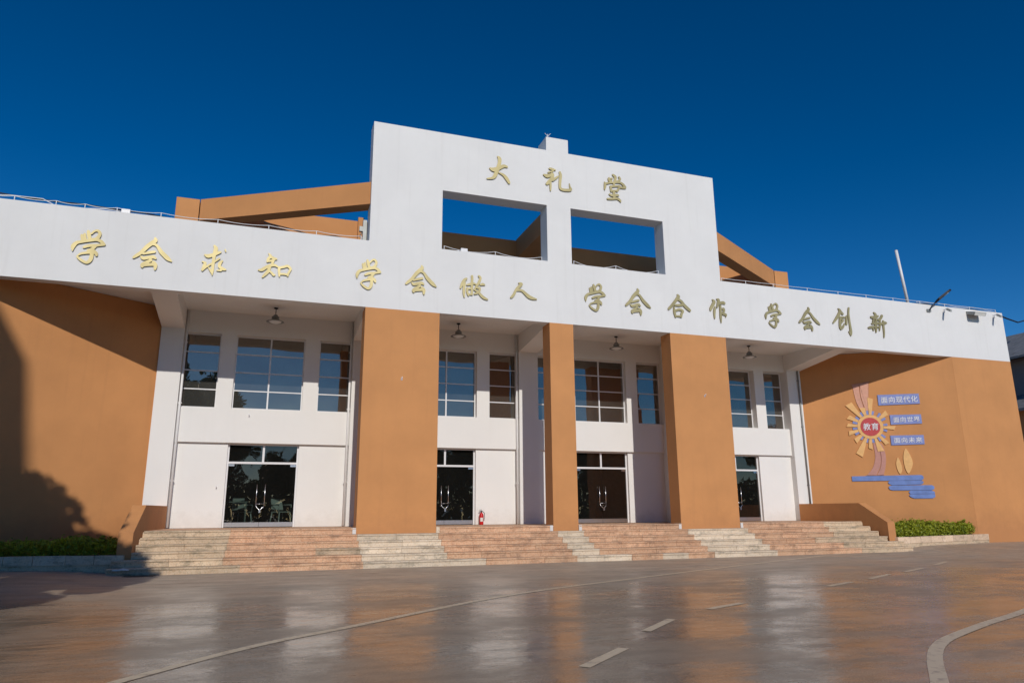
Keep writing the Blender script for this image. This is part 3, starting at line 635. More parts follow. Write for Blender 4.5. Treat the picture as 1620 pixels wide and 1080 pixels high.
# ------------------------------------------------------------------ gold characters
def glyph_mesh(name, strokes, step=.0125, depth=.03, gap=.010):
    S = [[(a/1000, b/1000, r/1000) for a, b, r in st] for st in strokes]
    # smooth each brush stroke
    segs = []
    for st in S:
        P = [np.array(p) for p in st]; Q = []
        if len(P) < 2: P = P*2
        for i in range(len(P)-1):
            a = P[max(i-1, 0)]; b = P[i]; c = P[i+1]; d = P[min(i+2, len(P)-1)]
            for k in range(5):
                t = k/5; Q.append(0.5*(2*b+(c-a)*t+(2*a-5*b+4*c-d)*t*t+(3*b-a-3*c+d)*t**3))
        Q.append(P[-1])
        segs += [(Q[i], Q[i+1]) for i in range(len(Q)-1)]
    ext = .62; n = int(2*ext/step)+1
    gx = np.linspace(-ext, ext, n); XX, ZZ = np.meshgrid(gx, gx, indexing='ij')
    D = np.full_like(XX, -9.0)
    for a, b in segs:
        ab = b[:2]-a[:2]; l2 = max(1e-9, float(ab@ab))
        t = np.clip(((XX-a[0])*ab[0]+(ZZ-a[1])*ab[1])/l2, 0, 1)
        d = np.hypot(XX-a[0]-t*ab[0], ZZ-a[1]-t*ab[1]); D = np.maximum(D, np.maximum(.010, a[2]+t*(b[2]-a[2]))*.90-d)
    V = []; F = []; mi = []; idx = {}; bd = []
    def vert(x, z, dd):
        V.append((x, -gap-depth, z)); return len(V)-1
    def corner(i, j):
        k = ('c', i, j)
        if k not in idx: idx[k] = vert(gx[i], gx[j], max(0, D[i, j]))
        return idx[k]
    def edge(i0, j0, i1, j1):
        k = ('e',)+tuple(sorted(((i0, j0), (i1, j1))))
        if k not in idx:
            a, b = D[i0, j0], D[i1, j1]; t = a/(a-b)
            idx[k] = vert(gx[i0]+t*(gx[i1]-gx[i0]), gx[j0]+t*(gx[j1]-gx[j0]), 0)
        return idx[k]
    ins = D > 0
    for i, j in zip(*np.nonzero(ins[:-1, :-1] | ins[1:, :-1] | ins[:-1, 1:] | ins[1:, 1:])):
        cs = [(i, j), (i+1, j), (i+1, j+1), (i, j+1)]; poly = []; cr = []
        for q in range(4):
            c0, c1 = cs[q], cs[(q+1) % 4]
            if ins[c0]: poly.append(corner(*c0))
            if ins[c0] != ins[c1]:
                e = edge(*c0, *c1); poly.append(e); cr.append((len(poly)-1, bool(ins[c0])))
        if len(poly) >= 3: F.append(tuple(poly)); mi.append(0)
        for q, (pi, out) in enumerate(cr):
            if out: bd.append((poly[pi], poly[(pi+1) % len(poly)]))
    nf = len(F); back = {}; fr2 = {}
    for a, b in bd:
        for x in (a, b):
            if x not in back:
                V.append((V[x][0], V[x][1], V[x][2])); fr2[x] = len(V)-1
                V.append((V[x][0], -gap, V[x][2])); back[x] = len(V)-1
        F.append((fr2[b], fr2[a], back[a], back[b])); mi.append(1)
    me = bpy.data.meshes.new(name); me.from_pydata(V, [], F); me.materials.append(M['gold']); me.materials.append(M['gold_side'])
    for k, p in enumerate(me.polygons): p.material_index = mi[k]; p.use_smooth = False
    me.update(); return me
glyph_me = {k: glyph_mesh('character_'+k, v[4]) for k, v in GLYPH.items()}
def char(k, x, z, w, h, label, group):
    gx_, gz_, gw, gh, _ = GLYPH[k]
    o = link('gold_character', glyph_me[k], loc=(x, 0, z), label=label, cat='character', group=group)
    o.scale = (w/gw, 1, h/gh)
MOTTO = 'gold motto characters on the white fascia'
XUE = 'gold brush style character xue, '; HUI = 'gold brush style character hui, '
char('xue', -4.43, 7.82, .76, .94, XUE+'leftmost of the whole motto', MOTTO)
char('hui', -2.96, 7.80, .93, .90, HUI+'before qiu and zhi at the left end', MOTTO)
char('qiu', -1.49, 7.78, .62, .86, 'gold character qiu with a dot at its upper right', MOTTO)
char('zhi', .03, 7.78, .87, .72, 'gold character zhi above the leftmost pendant lamp', MOTTO)
char('xue', 2.53, 7.83, .72, .94, XUE+'at the foot of the sign wall edge', MOTTO)
char('hui', 4.04, 7.81, .93, .90, HUI+'before zuo and ren above the left wide pillar', MOTTO)
char('zuo4', 5.63, 7.76, .88, .76, 'gold character zuo of many strokes, followed by ren', MOTTO)
char('ren', 7.19, 7.78, .87, .53, 'gold two stroke character ren, flattest of the motto', MOTTO)
char('xue', 9.58, 7.81, .75, .94, XUE+'just right of the narrow middle pillar', MOTTO)
char('hui', 11.09, 7.80, .94, .91, HUI+'before he and zuo under the right opening', MOTTO)
char('he', 12.62, 7.79, .87, .82, 'gold character he above the right wide pillar', MOTTO)
char('zuo', 14.11, 7.77, .67, .85, 'gold character zuo under the right edge of the sign wall', MOTTO)
char('xue', 16.34, 7.80, .72, .92, XUE+'above the rightmost pendant lamp', MOTTO)
char('hui', 17.86, 7.79, .94, .89, HUI+'before chuang and xin near the right end', MOTTO)
char('chuang', 19.31, 7.85, .85, 1.08, 'gold character chuang with a long right stroke', MOTTO)
char('xin', 20.94, 7.83, .93, .96, 'gold character xin, rightmost of the motto', MOTTO)
NAME = 'gold name characters on the sign wall'
char('da', 6.40, 11.67, .78, .90, 'gold character da, leftmost of the three on the sign wall', NAME)
char('li', 8.39, 11.60, 1.0, .82, 'gold character li, middle of the three on the sign wall', NAME)
char('tang', 10.45, 11.65, .83, .99, 'gold character tang, rightmost of the three on the sign wall', NAME)

# ------------------------------------------------------------------ mural on the right wing
WA = Vector((19.80, 2.95, 0)); WB = Vector((24.40, .004, 0)); WD = (WB-WA).normalized(); WN = Vector((WD.y, -WD.x, 0))
if WN.y > 0: WN = -WN
mural = thing('wall_mural', 'coloured relief mural of a smiling red sun disc, rays, banners and blue water'.replace('smiling ', ''), 'mural', tuple(WA+WD*2.35))
def wp(s, z, o): p = WA+WD*s+WN*o; return (p.x, p.y, z)
def plate(name, pts, mt, o0, o1, parent=None, **kw):
    """flat relief piece; pts (s,z), from offset o0 to o1 off the wall"""
    o0, o1 = o0*.62, o1*.62
    mb = MB(); mb.prism([wp(s, z, o0) for s, z in pts], WN*(o1-o0))
    me = mb.mesh(name, mt); bm = bmesh.new(); bm.from_mesh(me); bmesh.ops.recalc_face_normals(bm, faces=bm.faces[:]); bm.to_mesh(me); bm.free()
    return link(name, me, parent or mural, **kw)
def smooth(pts, closed=True, k=6):
    P = [Vector((a, b)) for a, b in pts]; n = len(P); out = []
    for i in range(n):
        a, b, c, d = P[(i-1) % n], P[i], P[(i+1) % n], P[(i+2) % n]
        for q in range(k):
            t = q/k; v = 0.5*((2*b)+(c-a)*t+(2*a-5*b+4*c-d)*t*t+(3*b-a-3*c+d)*t**3); out.append((v.x, v.y))
    return out
SC = (2.35, 4.33)
def circ(r, n=40): return [(SC[0]+r*math.cos(i*2*math.pi/n), SC[1]+r*math.sin(i*2*math.pi/n)) for i in range(n)]
# ribbons
plate('ribbon', smooth([(1.89, 5.93), (1.89, 5.93), (2.12, 5.97), (2.12, 5.97), (2.13, 5.45), (2.24, 4.93), (2.24, 4.93), (2.10, 4.97), (1.96, 5.32)]), 'mur_pink', .001, .030)
plate('ribbon', smooth([(2.145, 5.97), (2.145, 5.97), (2.46, 6.03), (2.46, 6.03), (2.40, 5.45), (2.34, 4.92), (2.34, 4.92), (2.27, 4.95), (2.155, 5.45)]), 'mur_pink', .001, .036)
plate('ribbon', smooth([(2.38, 3.74), (2.52, 3.70), (2.585, 3.25), (2.53, 2.86), (2.36, 2.535), (2.36, 2.535), (2.04, 2.535), (2.04, 2.535), (2.28, 2.83), (2.40, 3.25)]), 'mur_pink2', .001, .028)
plate('ribbon', smooth([(2.55, 3.70), (2.69, 3.63), (2.76, 3.24), (2.71, 2.86), (2.61, 2.535), (2.61, 2.535), (2.385, 2.535), (2.385, 2.535), (2.55, 2.86), (2.605, 3.25)]), 'mur_pink2', .001, .034)
RAYS = [(1.67, 5.23, .13), (2.46, 5.42, .10), (2.98, 4.85, .09), (3.20, 4.26, .07), (2.87, 3.67, .08), (2.62, 3.40, .11), (2.27, 3.50, .07), (1.85, 3.27, .13), (1.77, 3.80, .09), (1.57, 4.10, .08), (1.54, 4.42, .07), (1.61, 4.73, .09), (2.14, 5.06, .10)]
for tx, tz_, hw in RAYS:
    dx, dz = tx-SC[0], tz_-SC[1]; L = math.hypot(dx, dz); dx /= L; dz /= L
    def q(r, w): return (SC[0]+dx*r-dz*w, SC[1]+dz*r+dx*w)
    plate('sun_ray', [q(.46, -.045), q(L-.03, -hw), q(L+.02, hw), q(.46, .045)], 'mur_orange', .002, .055)
TICKS = [(2.09, 4.82), (2.3, 4.87), (2.49, 4.85), (2.7, 4.77), (2.84, 4.6), (2.88, 4.39), (2.85, 4.18), (2.77, 3.96), (2.62, 3.85), (2.39, 3.8), (2.18, 3.81), (2.01, 3.92), (1.86, 4.09), (1.8, 4.28), (1.82, 4.5), (1.93, 4.67)]
for tx, tz_ in TICKS:
    dx, dz = tx-SC[0], tz_-SC[1]; L = math.hypot(dx, dz); dx /= L; dz /= L
    def q(r, w): return (SC[0]+dx*r-dz*w, SC[1]+dz*r+dx*w)
    plate('short_ray', [q(.46, -.034), q(L+.07, -.045), q(L+.07, .045), q(.46, .034)], 'mur_violet', .0015, .042)
plate('sun_ring', circ(.455), 'mur_orange', .001, .060)
disc = plate('sun_disc', circ(.345), 'mur_red', .061, .075)
water = 'mur_blue'
plate('water_band', [(1.50, 2.32), (1.50, 2.50), (3.80, 2.51)] + [(3.85+.09*math.sin(a), 2.415+.095*math.cos(a)) for a in (0.2, .7, 1.2, 1.57, 2.0, 2.5, 2.9)] + [(3.8, 2.325)], water, .002, .050)
plate('water_band', [(2.78, 2.315), (3.84, 2.315), (3.92, 2.27), (3.90, 2.20), (3.82, 2.17), (2.86, 2.16), (2.75, 2.20), (2.72, 2.26)], water, .002, .044)
plate('water_band', [(2.84, 2.15), (4.17, 2.14), (4.25, 2.09), (4.24, 2.0), (4.16, 1.96), (2.86, 1.97), (2.75, 2.0), (2.72, 2.08), (2.76, 2.13)], water, .002, .052)
plate('water_band', [(3.45, 1.955), (4.14, 1.95), (4.24, 1.90), (4.24, 1.835), (3.42, 1.835), (3.38, 1.90)], water, .002, .044)
plate('water_band', [(3.42, 1.825), (4.24, 1.825), (4.24, 1.72), (4.16, 1.67), (3.55, 1.67), (3.44, 1.71), (3.38, 1.77)], water, .002, .050)
plate('leaf', smooth([(3.16, 3.16), (3.08, 2.96), (3.10, 2.70), (3.18, 2.56), (3.26, 2.74), (3.23, 2.99)]), 'mur_orange', .002, .045)
lf = plate('leaf', smooth([(3.46, 3.48), (3.35, 3.16), (3.37, 2.75), (3.47, 2.58), (3.64, 2.92), (3.59, 3.24)]), 'mur_orange', .002, .045)

def wall_text(txt, s0, s1, z0, z1, off, mt, parent, name='lettering'):
    cu = bpy.data.curves.new(name, 'FONT'); cu.body = txt; cu.extrude = .012; cu.offset = .010; cu.resolution_u = 3; cu.space_character = 1.12
    ob = bpy.data.objects.new(name+'_tmp', cu); COL.objects.link(ob)
    bpy.context.view_layer.update()
    dg = bpy.context.evaluated_depsgraph_get(); me = bpy.data.meshes.new_from_object(ob.evaluated_get(dg))
    bpy.data.objects.remove(ob)
    co = np.array([v.co[:] for v in me.vertices])
    if len(co) == 0: return
    x0_, x1_ = co[:, 0].min(), co[:, 0].max(); y0_, y1_ = co[:, 1].min(), co[:, 1].max()
    for v in me.vertices:
        s = s0+(v.co.x-x0_)/(x1_-x0_)*(s1-s0); z = z0+(v.co.y-y0_)/(y1_-y0_)*(z1-z0)
        v.co = wp(s+.04*(z-z0), z, off+max(0, v.co.z)+.0)
    me.materials.clear(); me.materials.append(M[mt])
    link(name, me, parent)
wall_text('教育', 2.09, 2.62, 4.20, 4.47, .0475, 'mur_white', disc)
for (s0, s1, z0, z1), t in (((2.73, 4.16, 5.13, 5.53), '面向现代化'), ((3.07, 4.14, 4.385, 4.75), '面向世界'), ((3.0, 4.13, 3.62, 3.98), '面向未来')):
    bn = plate('banner', [(s0, z0), (s1, z0+.01), (s1, z1-.01), (s0, z1)], 'mur_violet', .002, .048)
    wall_text(t, s0+.10, s1-.07, z0+.075, z1-.085, .0305, 'mur_white', bn)

# ------------------------------------------------------------------ pendant lamps
def lamp():
    t = thing('pendant_lamp', 'grey bell shaped pendant lamp hanging in the leftmost entrance bay', 'lamp', (0.15, 2.07, 7.2), 'pendant lamps under the canopy')
    z = (0, 0, 0)
    MB().lathe([(.001, 0), (.05, 0), (.045, -.03), (.001, -.035)], z, 12).build('ceiling_rose', 'dark_metal', t, loc=z)
    MB().tube([(0, 0, -.03), (0, 0, -.20)], .010, 6).build('rod', 'dark_metal', t, loc=z)
    MB().lathe([(.001, -.19), (.045, -.20), (.06, -.24), (.085, -.25), (.085, -.29), (.07, -.31), (.001, -.31)], z, 16).build('ballast_housing', 'grey_metal', t, loc=z)
    MB().lathe([(.07, -.30), (.10, -.33), (.15, -.37), (.20, -.385), (.202, -.395), (.15, -.385), (.095, -.345), (.065, -.31)], z, 20).build('shade', 'grey_metal', t, loc=z)
    MB().lathe([(.001, -.43), (.08, -.425), (.13, -.40), (.145, -.382), (.10, -.35), (.001, -.34)], z, 16).build('diffuser', 'pvc', t, loc=z)
    t.scale = (1.25, 1.25, 1.1)
    return t
l0 = lamp()
for x, y, lab in ((5.75, 2.15, 'grey pendant lamp between the left wide pillar and the middle pillar'), (11.43, 2.2, 'grey pendant lamp between the middle pillar and the right wide pillar'), (16.8, 2.0, 'grey pendant lamp in the rightmost entrance bay')):
    c = copy_tree(l0); c.location = (x, y, 7.2); c['label'] = lab

# ------------------------------------------------------------------ fire extinguisher
fe = thing('fire_extinguisher', 'red fire extinguisher standing on the landing beside a glass door', 'fire extinguisher', (6.80, 3.02, .895))
z0_ = (0, 0, 0)
MB().lathe([(.001, 0), (.062, 0), (.068, .015), (.068, .30), (.055, .345), (.025, .365), (.022, .385), (.001, .385)], z0_, 20).build('cylinder', 'red', fe, loc=z0_)
v = MB(); v.box(-.022, .022, -.022, .022, .385, .42).box(-.075, .02, -.009, .009, .42, .435).box(-.06, .02, -.008, .008, .455, .468).tube([(.02, 0, .41), (.05, 0, .41)], .012, 6)
v.build('valve', 'dark_metal', fe, loc=z0_)
MB().tube([(.045, 0, .41), (.10, -.01, .36), (.095, -.015, .22), (.08, -.02, .12)], .010, 6).build('hose', 'black', fe, loc=z0_)
lb_ = MB()
for i in range(6):
    a0 = -2.4+i*.22; a1 = a0+.22
    lb_.poly([(.0695*math.cos(a0), .0695*math.sin(a0), .10), (.0695*math.cos(a1), .0695*math.sin(a1), .10), (.0695*math.cos(a1), .0695*math.sin(a1), .22), (.0695*math.cos(a0), .0695*math.sin(a0), .22)])
lb_.build('label_sticker', 'label', fe, loc=z0_)

# ------------------------------------------------------------------ roofline fittings
def wire_run(xs, y, lab, sag=.02, z=8.84):
    t = thing('lightning_wire', lab, 'wire', (xs[0], y, z))
    for x in xs: MB().tube([(x, y, z), (x, y, z+.155)], .011, 6).build('support_rod', 'pvc', t)
    pts = []
    for i in range(len(xs)-1):
        for k in range(6):
            u = k/6; pts.append((xs[i]+(xs[i+1]-xs[i])*u, y, z+.15-sag*4*u*(1-u)))
    pts.append((xs[-1], y, z+.15))
    MB().tube(pts, .009, 5).build('wire', 'pvc', t)
wire_run([-9.6, -8.4, -7.0, -6.2, -5.30, -4.66, -3.93, -2.9, -1.51, -.21, 1.06, 2.3], .12, 'thin white lightning wire on short rods along the left parapet', .045)
wire_run([4.74, 6.34, 7.86], .12, 'thin white wire sagging across the left opening of the sign wall', .10)
wire_run([8.95, 10.43, 12.0], .12, 'thin wire lying across the right opening of the sign wall', .14)
wire_run([14.45, 15.43, 16.58, 18.05, 19.43, 20.73, 22.02, 23.34, 24.6, 25.9, 27.3], .12, 'thin white lightning wire on short rods along the right parapet', .012)
cb = MB(); cb.tube([(-9.5, .17, 9.22), (-8, .17, 9.08), (-6.53, .17, 9.04), (-6.05, .17, 9.0), (-5.3, .17, 8.985), (-4.7, .17, 9.0), (-3.95, .17, 8.96), (-3.3, .17, 8.95), (-2.6, .17, 8.87)], .018, 6)
cb.build('power_cable', 'black', label='dark cable lying loosely along the left parapet top', cat='cable')
cb = MB(); cb.tube([(22.4, .2, 8.86), (23.8, .2, 8.93), (25, .2, 8.88), (26.2, .2, 8.92), (27.4, .2, 8.86), (29, .9, 8.98), (31.5, 2.2, 9.35), (34, 3.6, 10.0), (38, 5.5, 11.2), (44, 9, 13)], .030, 6)
cb.build('power_cable', 'black', label='thick black cable leaving the right end of the parapet', cat='cable')
cb = MB(); cb.tube([(23.2, .16, 8.95), (24.4, .15, 9.0), (25.3, .16, 8.93), (26.4, .15, 8.99), (27.4, .16, 8.9)], .012, 5)
cb.build('power_cable', 'pvc', label='pale cable loosely looped along the right parapet end', cat='cable')
cb = MB(); cb.tube([(-7.2, .14, 8.9), (-6.3, .13, 9.0), (-5.6, .12, 9.0), (-5.35, .1, 8.87), (-4.7, .1, 8.86), (-4.2, .12, 8.92), (-3.8, .12, 8.9)], .012, 5)
cb.build('power_cable', 'pvc', label='thin pale cable looped over the left parapet edge', cat='cable')
cb = MB(); cb.tube([(-.35, .3, 9.14), (.4, .28, 9.02), (.9, .25, 8.90), (1.6, .25, 8.95), (2.2, .3, 8.87)], .018, 5)
cb.build('power_cable', 'black', label='dark cable dropping behind the left parapet near the sign wall', cat='cable')
for x, z, lab in ((-3.72, 8.94, 'small white junction box on the left parapet'), (5.345, 8.92, 'small white junction box in the left sign wall opening')):
    b = MB(); b.box(x-.10, x+.10, .06, .18, 8.842, 8.842+.12); b.tube([(x-.14, .13, 8.9), (x-.26, .13, 8.87)], .012, 5)
    b.build('junction_box', 'pvc', label=lab, cat='junction box')
# clutter at the foot of the sign wall
cl = MB(); cl.box(2.30, 2.44, .62, .72, 9.35, 9.50); cl.tube([(2.38, .60, 9.3), (2.30, .52, 9.15), (2.42, .5, 9.0), (2.2, .45, 8.9)], .015, 5); cl.tube([(2.50, .7, 9.6), (2.42, .62, 9.2), (2.30, .6, 8.86)], .018, 5); cl.box(2.40, 2.51, .6, .75, 8.45, 9.7)
cl.build('antenna_bracket', 'grey_metal', label='small metal bracket and wires beside the sign wall foot', cat='bracket')
pole = MB(); pole.tube([(22.83, .2, 8.845), (22.60, .2, 10.98)], .055, 12); pole.lathe([(.055, 0), (.03, .02), (.001, .025)], (22.60, .2, 10.98), 12)
pole.build('roof_pole', 'pvc', label='plain white pole leaning left on the right parapet', cat='pole')
# street type floodlight on a bracket
fl = thing('street_lamp_head', 'black lamp head on a short arm rising from the right parapet', 'lamp', (23.55, 0, 8.6))
MB().box(23.47, 23.66, -.05, 0, 8.55, 8.65).build('wall_plate', 'grey_metal', fl)
MB().tube([(23.57, -.05, 8.60), (23.62, -.08, 8.68), (23.80, -.26, 8.98)], .022, 8).build('arm', 'dark_metal', fl)
hd = MB(); A = Vector((23.74, -.21, 8.90)); B = Vector((24.20, -.54, 9.32)); dd = (B-A).normalized(); side = dd.cross(Vector((0, 0, 1))).normalized(); up_ = side.cross(dd)
def hp(t, s, u): q = A+dd*t+side*s+up_*u; return (q.x, q.y, q.z)
Lh = (B-A).length
hd.prism([hp(0, -.03, .02), hp(.15, -.10, .05), hp(Lh-.08, -.11, .05), hp(Lh, -.06, .04), hp(Lh, .06, .04), hp(Lh-.08, .11, .05), hp(.15, .10, .05), hp(0, .03, .02)], up_*-.07)
hd.build('lamp_head', 'dark_metal', fl)
for k in range(3):
    t0 = .20+k*.13; e = MB(); e.prism([hp(t0, -.07, -.022), hp(t0+.10, -.07, -.022), hp(t0+.10, .07, -.022), hp(t0, .07, -.022)], up_*-.012); e.build('led_panel', 'label', fl)
def camera_unit(x, lab, sx):
    t = thing('security_camera', lab, 'security camera', (x, 0, 8.68), 'security cameras on the right parapet')
    MB().box(x-.03, x+.03, -.03, 0, 8.60, 8.74).tube([(x, -.03, 8.70), (x+.02*sx, -.16, 8.72), (x-.02*sx, -.22, 8.66)], .016, 6).build('bracket', 'pvc', t)
    b = MB(); b.prism([(x-.16*sx, -.40, 8.50), (x-.10*sx, -.42, 8.50), (x+.0, -.20, 8.64), (x-.07*sx, -.17, 8.64)], (0, 0, .075)); b.build('camera_body', 'grey_metal', t)
camera_unit(24.36, 'small grey camera on a bracket next to the lamp head', 1)
camera_unit(26.98, 'small grey camera at the far right end of the parapet', 1)
fx = thing('floodlight', 'flat grey box floodlight near the right end of the parapet', 'floodlight', (25.85, 0, 8.6))
MB().prism([(25.50, -.30, 8.53), (25.52, -.01, 8.62), (25.52, -.01, 8.74), (25.50, -.36, 8.64)], (.64, 0, 0)).build('housing', 'grey_metal', fx)
MB().prism([(25.53, -.365, 8.625), (25.53, -.31, 8.515), (25.53, -.32, 8.505), (25.53, -.375, 8.62)], (.56, 0, 0)).build('lens', 'label', fx)

# ------------------------------------------------------------------ inside the lobby
def chair(x, y, rz, lab):
    t = thing('plastic_chair', lab, 'chair', (x, y, .90), 'white chairs behind the glass doors', rz)
    o = (0, 0, 0)
    MB().box(-.23, .23, -.22, .22, .42, .45).build('seat', 'pvc', t, loc=o)
    MB().prism([(-.22, .19, .50), (.22, .19, .50), (.20, .29, .86), (-.20, .29, .86)], (0, .025, 0)).build('backrest', 'pvc', t, loc=o)
    for sx in (-1, 1):
        for sy in (-1, 1): MB().tube([(sx*.25, sy*.24, 0), (sx*.20, sy*.19, .43)], .02, 6).build('leg', 'pvc', t, loc=o)
        MB().tube([(sx*.23, -.20, .44), (sx*.25, -.18, .66), (sx*.24, .2, .66)], .018, 6).build('armrest', 'pvc', t, loc=o)
    return t
chair(-.42, 5.6, 2.7, 'white chair seen through the leftmost door, left leaf')
chair(.78, 5.7, .6, 'white chair seen through the leftmost door, right leaf')
chair(5.25, 4.4, 2.2, 'white chair seen low through the second door, beside the left wide pillar')
tb = thing('lobby_table', 'grey table behind the left leaf of the leftmost door', 'table', (-.75, 4.7, .9))
MB().box(-.5, .5, -.3, .3, .72, .75).build('table_top', 'grey_metal', tb, loc=(0, 0, 0))
for sx in (-1, 1):
    for sy in (-1, 1): MB().box(sx*.45-.02, sx*.45+.02, sy*.26-.02, sy*.26+.02, 0, .72).build('leg', 'grey_metal', tb, loc=(0, 0, 0))
cu = MB(); n = 26
for i in range(n):
    x = 18.86+i*.014; y = 3.8+.05*math.sin(i*1.1)
    x2 = 18.86+(i+1)*.014; y2 = 3.8+.05*math.sin((i+1)*1.1)
    cu.poly([(x, y, 3.9), (x2, y2, 3.9), (x2, y2, 6.4), (x, y, 6.4)])
cu.build('red_curtain', 'redcloth', label='red curtain hanging behind the rightmost upper window', cat='curtain')
rb = MB(); rb.box(16.9, 18.6, 6.2, 6.3, 2.75, 3.4); rb.build('red_banner', 'redcloth', label='red banner inside, seen through the rightmost door transom', cat='banner')
# ------------------------------------------------------------------ litter
lt = MB(); lt.prism([(-2.80, -1.68, .118), (-2.66, -1.74, .118), (-2.55, -1.70, .118), (-2.62, -1.64, .118)], (0.02, 0, .03)); lt.prism([(-2.66, -1.70, .13), (-2.50, -1.76, .12), (-2.46, -1.72, .12), (-2.58, -1.66, .15)], (0, 0, .02))
lt.build('paper_litter', 'label', label='crumpled white paper on the ground at the left foot of the steps', cat='litter')

# ------------------------------------------------------------------ neighbouring house on the right
hs_ = thing('neighbour_house', 'grey house with dark tiled roof seen past the right end of the hall', 'house', (46, 6, 0))
hx0, hx1, hy0, hy1 = 40.5, 54.0, -6.0, 20.0
MB().box(hx0, hx1, hy0, hy1, -.1, 9.6).build('wall', 'house', hs_)
e_ = 1.0; ez, rz_ = 9.45, 12.2
sl = Vector((hx0+5.5-(hx0-e_), 0, rz_-ez))
rf = MB(); rf.prism([(hx0-e_, hy0-e_, ez), (hx0-e_, hy1+e_, ez), (hx0+5.5, hy1+e_, rz_), (hx0+5.5, hy0-e_, rz_)], (0, 0, .08)); rf.prism([(hx0+5.5, hy0-e_, rz_), (hx0+5.5, hy1+e_, rz_), (hx1+e_, hy1+e_, ez), (hx1+e_, hy0-e_, ez)], (0, 0, .08))
rf.build('roof', 'tile', hs_)
cx_ = MB(); nrow = 18
for i in range(nrow):     # tile courses, real ridges
    f0 = i/nrow; p = Vector((hx0-e_, 0, ez+.08))+sl*f0
    for yy in range(56):
        y0 = hy0-e_+yy*.5
        cx_.prism([(p.x, y0+.02, p.z), (p.x, y0+.48, p.z), (p.x+sl.x/nrow*1.04, y0+.46, p.z+sl.z/nrow*1.04-.0), (p.x+sl.x/nrow*1.04, y0+.04, p.z+sl.z/nrow*1.04)], (0, 0, .05))
cx_.build('roof_tile', 'tile', hs_, kind='stuff')
MB().prism([(hx0-2.0, hy0, 6.55), (hx0, hy0, 7.55), (hx0, hy0, 7.40), (hx0-2.0, hy0, 6.40)], (0, hy1-hy0, 0)).build('lower_roof', 'tile', hs_)
MB().box(hx0-1.6, hx0-.002, hy0+.2, hy1-.2, -.1, 6.45).build('porch_wall', 'brown', hs_)
for y0 in (-5, -1, 3, 13, 17):
    w_ = MB().box(hx0-.04, hx0-.005, y0, y0+1.8, 7.3, 8.9).build('window', 'grey_metal', hs_)
    MB().box(hx0-.06, hx0-.042, y0+.1, y0+.86, 7.4, 8.8).build('pane', 'dark_glass', w_)
    MB().box(hx0-.06, hx0-.042, y0+.94, y0+1.7, 7.4, 8.8).build('pane', 'dark_glass', w_)

# ------------------------------------------------------------------ behind the camera: trees and a block that shade the plaza and show in the glass
def tree_meshes(seed, h, cr, cz, nleaf, flat=.8, leaf=.16):
    r = random.Random(seed); tr = MB(); lf = MB(); tips = []
    tr.tube([(0, 0, -.1), (.08, .02, h*.2), (.0, .06, h*.42), (.05, 0, h*.6)], [.22*h/9, .17*h/9, .13*h/9, .08*h/9], 8)
    for i in range(11):
        a = r.uniform(0, 6.28); el = r.uniform(.1, 1.3); L = cr*r.uniform(.5, .95); z = h*r.uniform(.32, .58)
        tip = Vector((math.cos(a)*math.cos(el)*L, math.sin(a)*math.cos(el)*L, z+math.sin(el)*L*flat)); mid = tip*.5+Vector((0, 0, z*.5+.1))
        tr.tube([(0, .03, z), mid, tip], [.07*h/9, .045*h/9, .015], 5); tips.append(tip)
    cl_ = [(Vector((0, 0, cz)), cr*.55)]
    for i in range(26):
        d = Vector((r.gauss(0, 1), r.gauss(0, 1), r.gauss(0, 1)*flat)).normalized()
        cl_.append((Vector((0, 0, cz))+Vector((d.x*cr*.78, d.y*cr*.78, d.z*cr*.78*flat)), cr*r.uniform(.22, .38)))
    tot = sum(c[1]**2 for c in cl_)
    for c, rad in cl_:
        for _ in range(int(nleaf*rad*rad/tot)):
            d = Vector((r.gauss(0, 1), r.gauss(0, 1), r.gauss(0, 1))).normalized()*rad*(r.random()**.45)
            p = c+d; ax = Vector((r.gauss(0, 1), r.gauss(0, 1), r.gauss(.4, 1))).normalized(); u = ax.orthogonal().normalized()*leaf*r.uniform(.7, 1.3); v_ = ax.cross(u).normalized()*leaf*.5
            lf.poly([p-u, p+v_, p+u, p-v_])
    return tr, lf
TREES = 'trees behind the camera that darken the door glass'
def tree_thing(seed, h, cr, cz, n, x, y, lab, flat=.8, leaf=.16, name='broadleaf_tree'):
    t = thing(name, lab, 'tree', (x, y, 0), TREES)
    a, b = tree_meshes(seed, h, cr, cz, n, flat, leaf)
    a.build('trunk', 'bark', t, loc=(0, 0, 0)); b.build('crown', 'leaf2', t, loc=(0, 0, 0)); return t
SHLAB = 'tall leafy tree left behind the camera, shading the left end of the steps'
tree_thing(21, 10.6, 3.5, 6.1, 36000, -6.95, -13.6, SHLAB, 1.15, .17)
tree_thing(22, 8.4, 1.75, 5.7, 15000, -4.3, -13.3, 'low bushy tree left behind the camera, shading the left side wall', 1.25, .13)
tree_thing(23, 8.0, 2.6, 5.2, 12000, -9.5, -14.5, 'lower leafy tree shading the planter left of the steps', 1.1, .17)
t1 = tree_thing(31, 14.2, 3.8, 9.6, 16000, -6.0, -37.5, 'dense round tree mirrored dark in the leftmost upper window', 1.0, .2)
spots = [(-4.0, -47, .95), (3.5, -50, .80), (12, -46, .85), (19, -52, .95), (27, -45, .8), (36, -48, 1.0), (-22, -44, 1.2), (46, -50, .9), (58, -44, 1.1), (-34, -50, 1.1)]
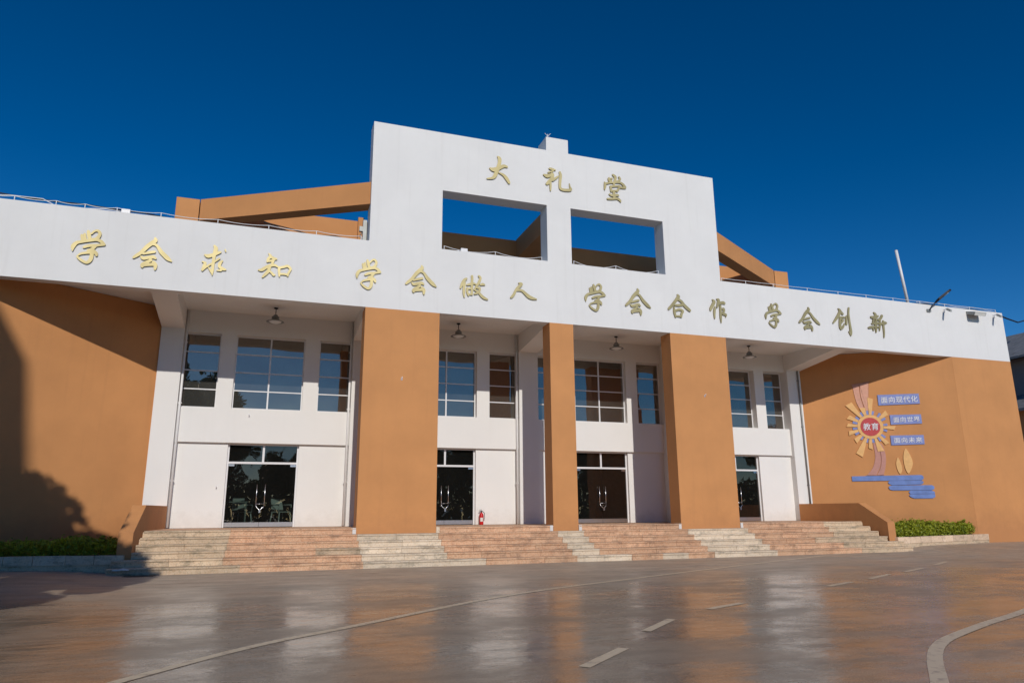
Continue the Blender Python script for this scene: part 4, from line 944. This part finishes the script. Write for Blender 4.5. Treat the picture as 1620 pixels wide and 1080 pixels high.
labs = ['flat topped dark tree straight behind the camera, mirrored in the second door', 'small round tree mirrored between the pillars', 'dark tree mirrored in the transom of the second door',
        'broad dark tree mirrored right of the narrow middle pillar', 'small dark tree mirrored in the third door', 'tall dark tree mirrored low in the right upper windows', 'big dark tree beside the shading block, out on the left',
        'dark tree mirrored in the rightmost door', 'broad tree far out to the right behind the camera', 'tree farthest left in the row behind the camera']
for (x, y, s), lb2 in zip(spots, labs):
    c = copy_tree(t1); c.location = (x, y, 0); c.scale = (s*1.1, s*1.1, s*.74); c.rotation_euler.z = x
    c['label'] = lb2
tbm = MB(); tr_ = random.Random(77)
for _ in range(26000):
    x = tr_.uniform(-60, 75); y = -45-tr_.random()**1.5*5
    hgt = 4.6+1.3*noise.noise(Vector((x*.22, 3, 0)))+.5*noise.noise(Vector((x*.9, 1, 0)))
    z = hgt*tr_.random()**.8; p = Vector((x, y+.5*noise.noise(Vector((x*.5, z*.7, 2))), z))
    ax = Vector((tr_.gauss(0, 1), tr_.gauss(0, 1)+.6, tr_.gauss(.3, 1))).normalized(); u = ax.orthogonal().normalized()*tr_.uniform(.22, .4); v_ = ax.cross(u).normalized()*.2
    tbm.poly([p-u, p+v_, p+u, p-v_])
tbm.build('shrubbery_belt', 'leaf2', kind='stuff')
blk = thing('teaching_block', 'tall pale block behind the camera shading the far left wall', 'building', (-19, -34, 0))
bx0, bx1, by0, by1, bh = -34.0, -8.0, -42.0, -30.0, 23.0
MB().box(bx0, bx1, by0, by1, 0, bh-1.0).build('wall', 'white_in', blk)
MB().prism([(bx1+.3, by0-.4, bh-1.0), (bx1+.3, by1+.4, bh-1.0), (bx1-3.5, by1+.4, bh+5.2), (bx1-3.5, by0-.4, bh+5.2)], (-.01, 0, -.3)).build('roof', 'tile', blk)
MB().prism([(bx1+.2, by1+.2, bh-1.05), (bx1-3.5, by1+.2, bh+5.1), (bx1-20, by1+.2, bh+5.1), (bx1-26, by1+.2, bh-1.05)], (0, -12, 0)).build('gable', 'white_in', blk)
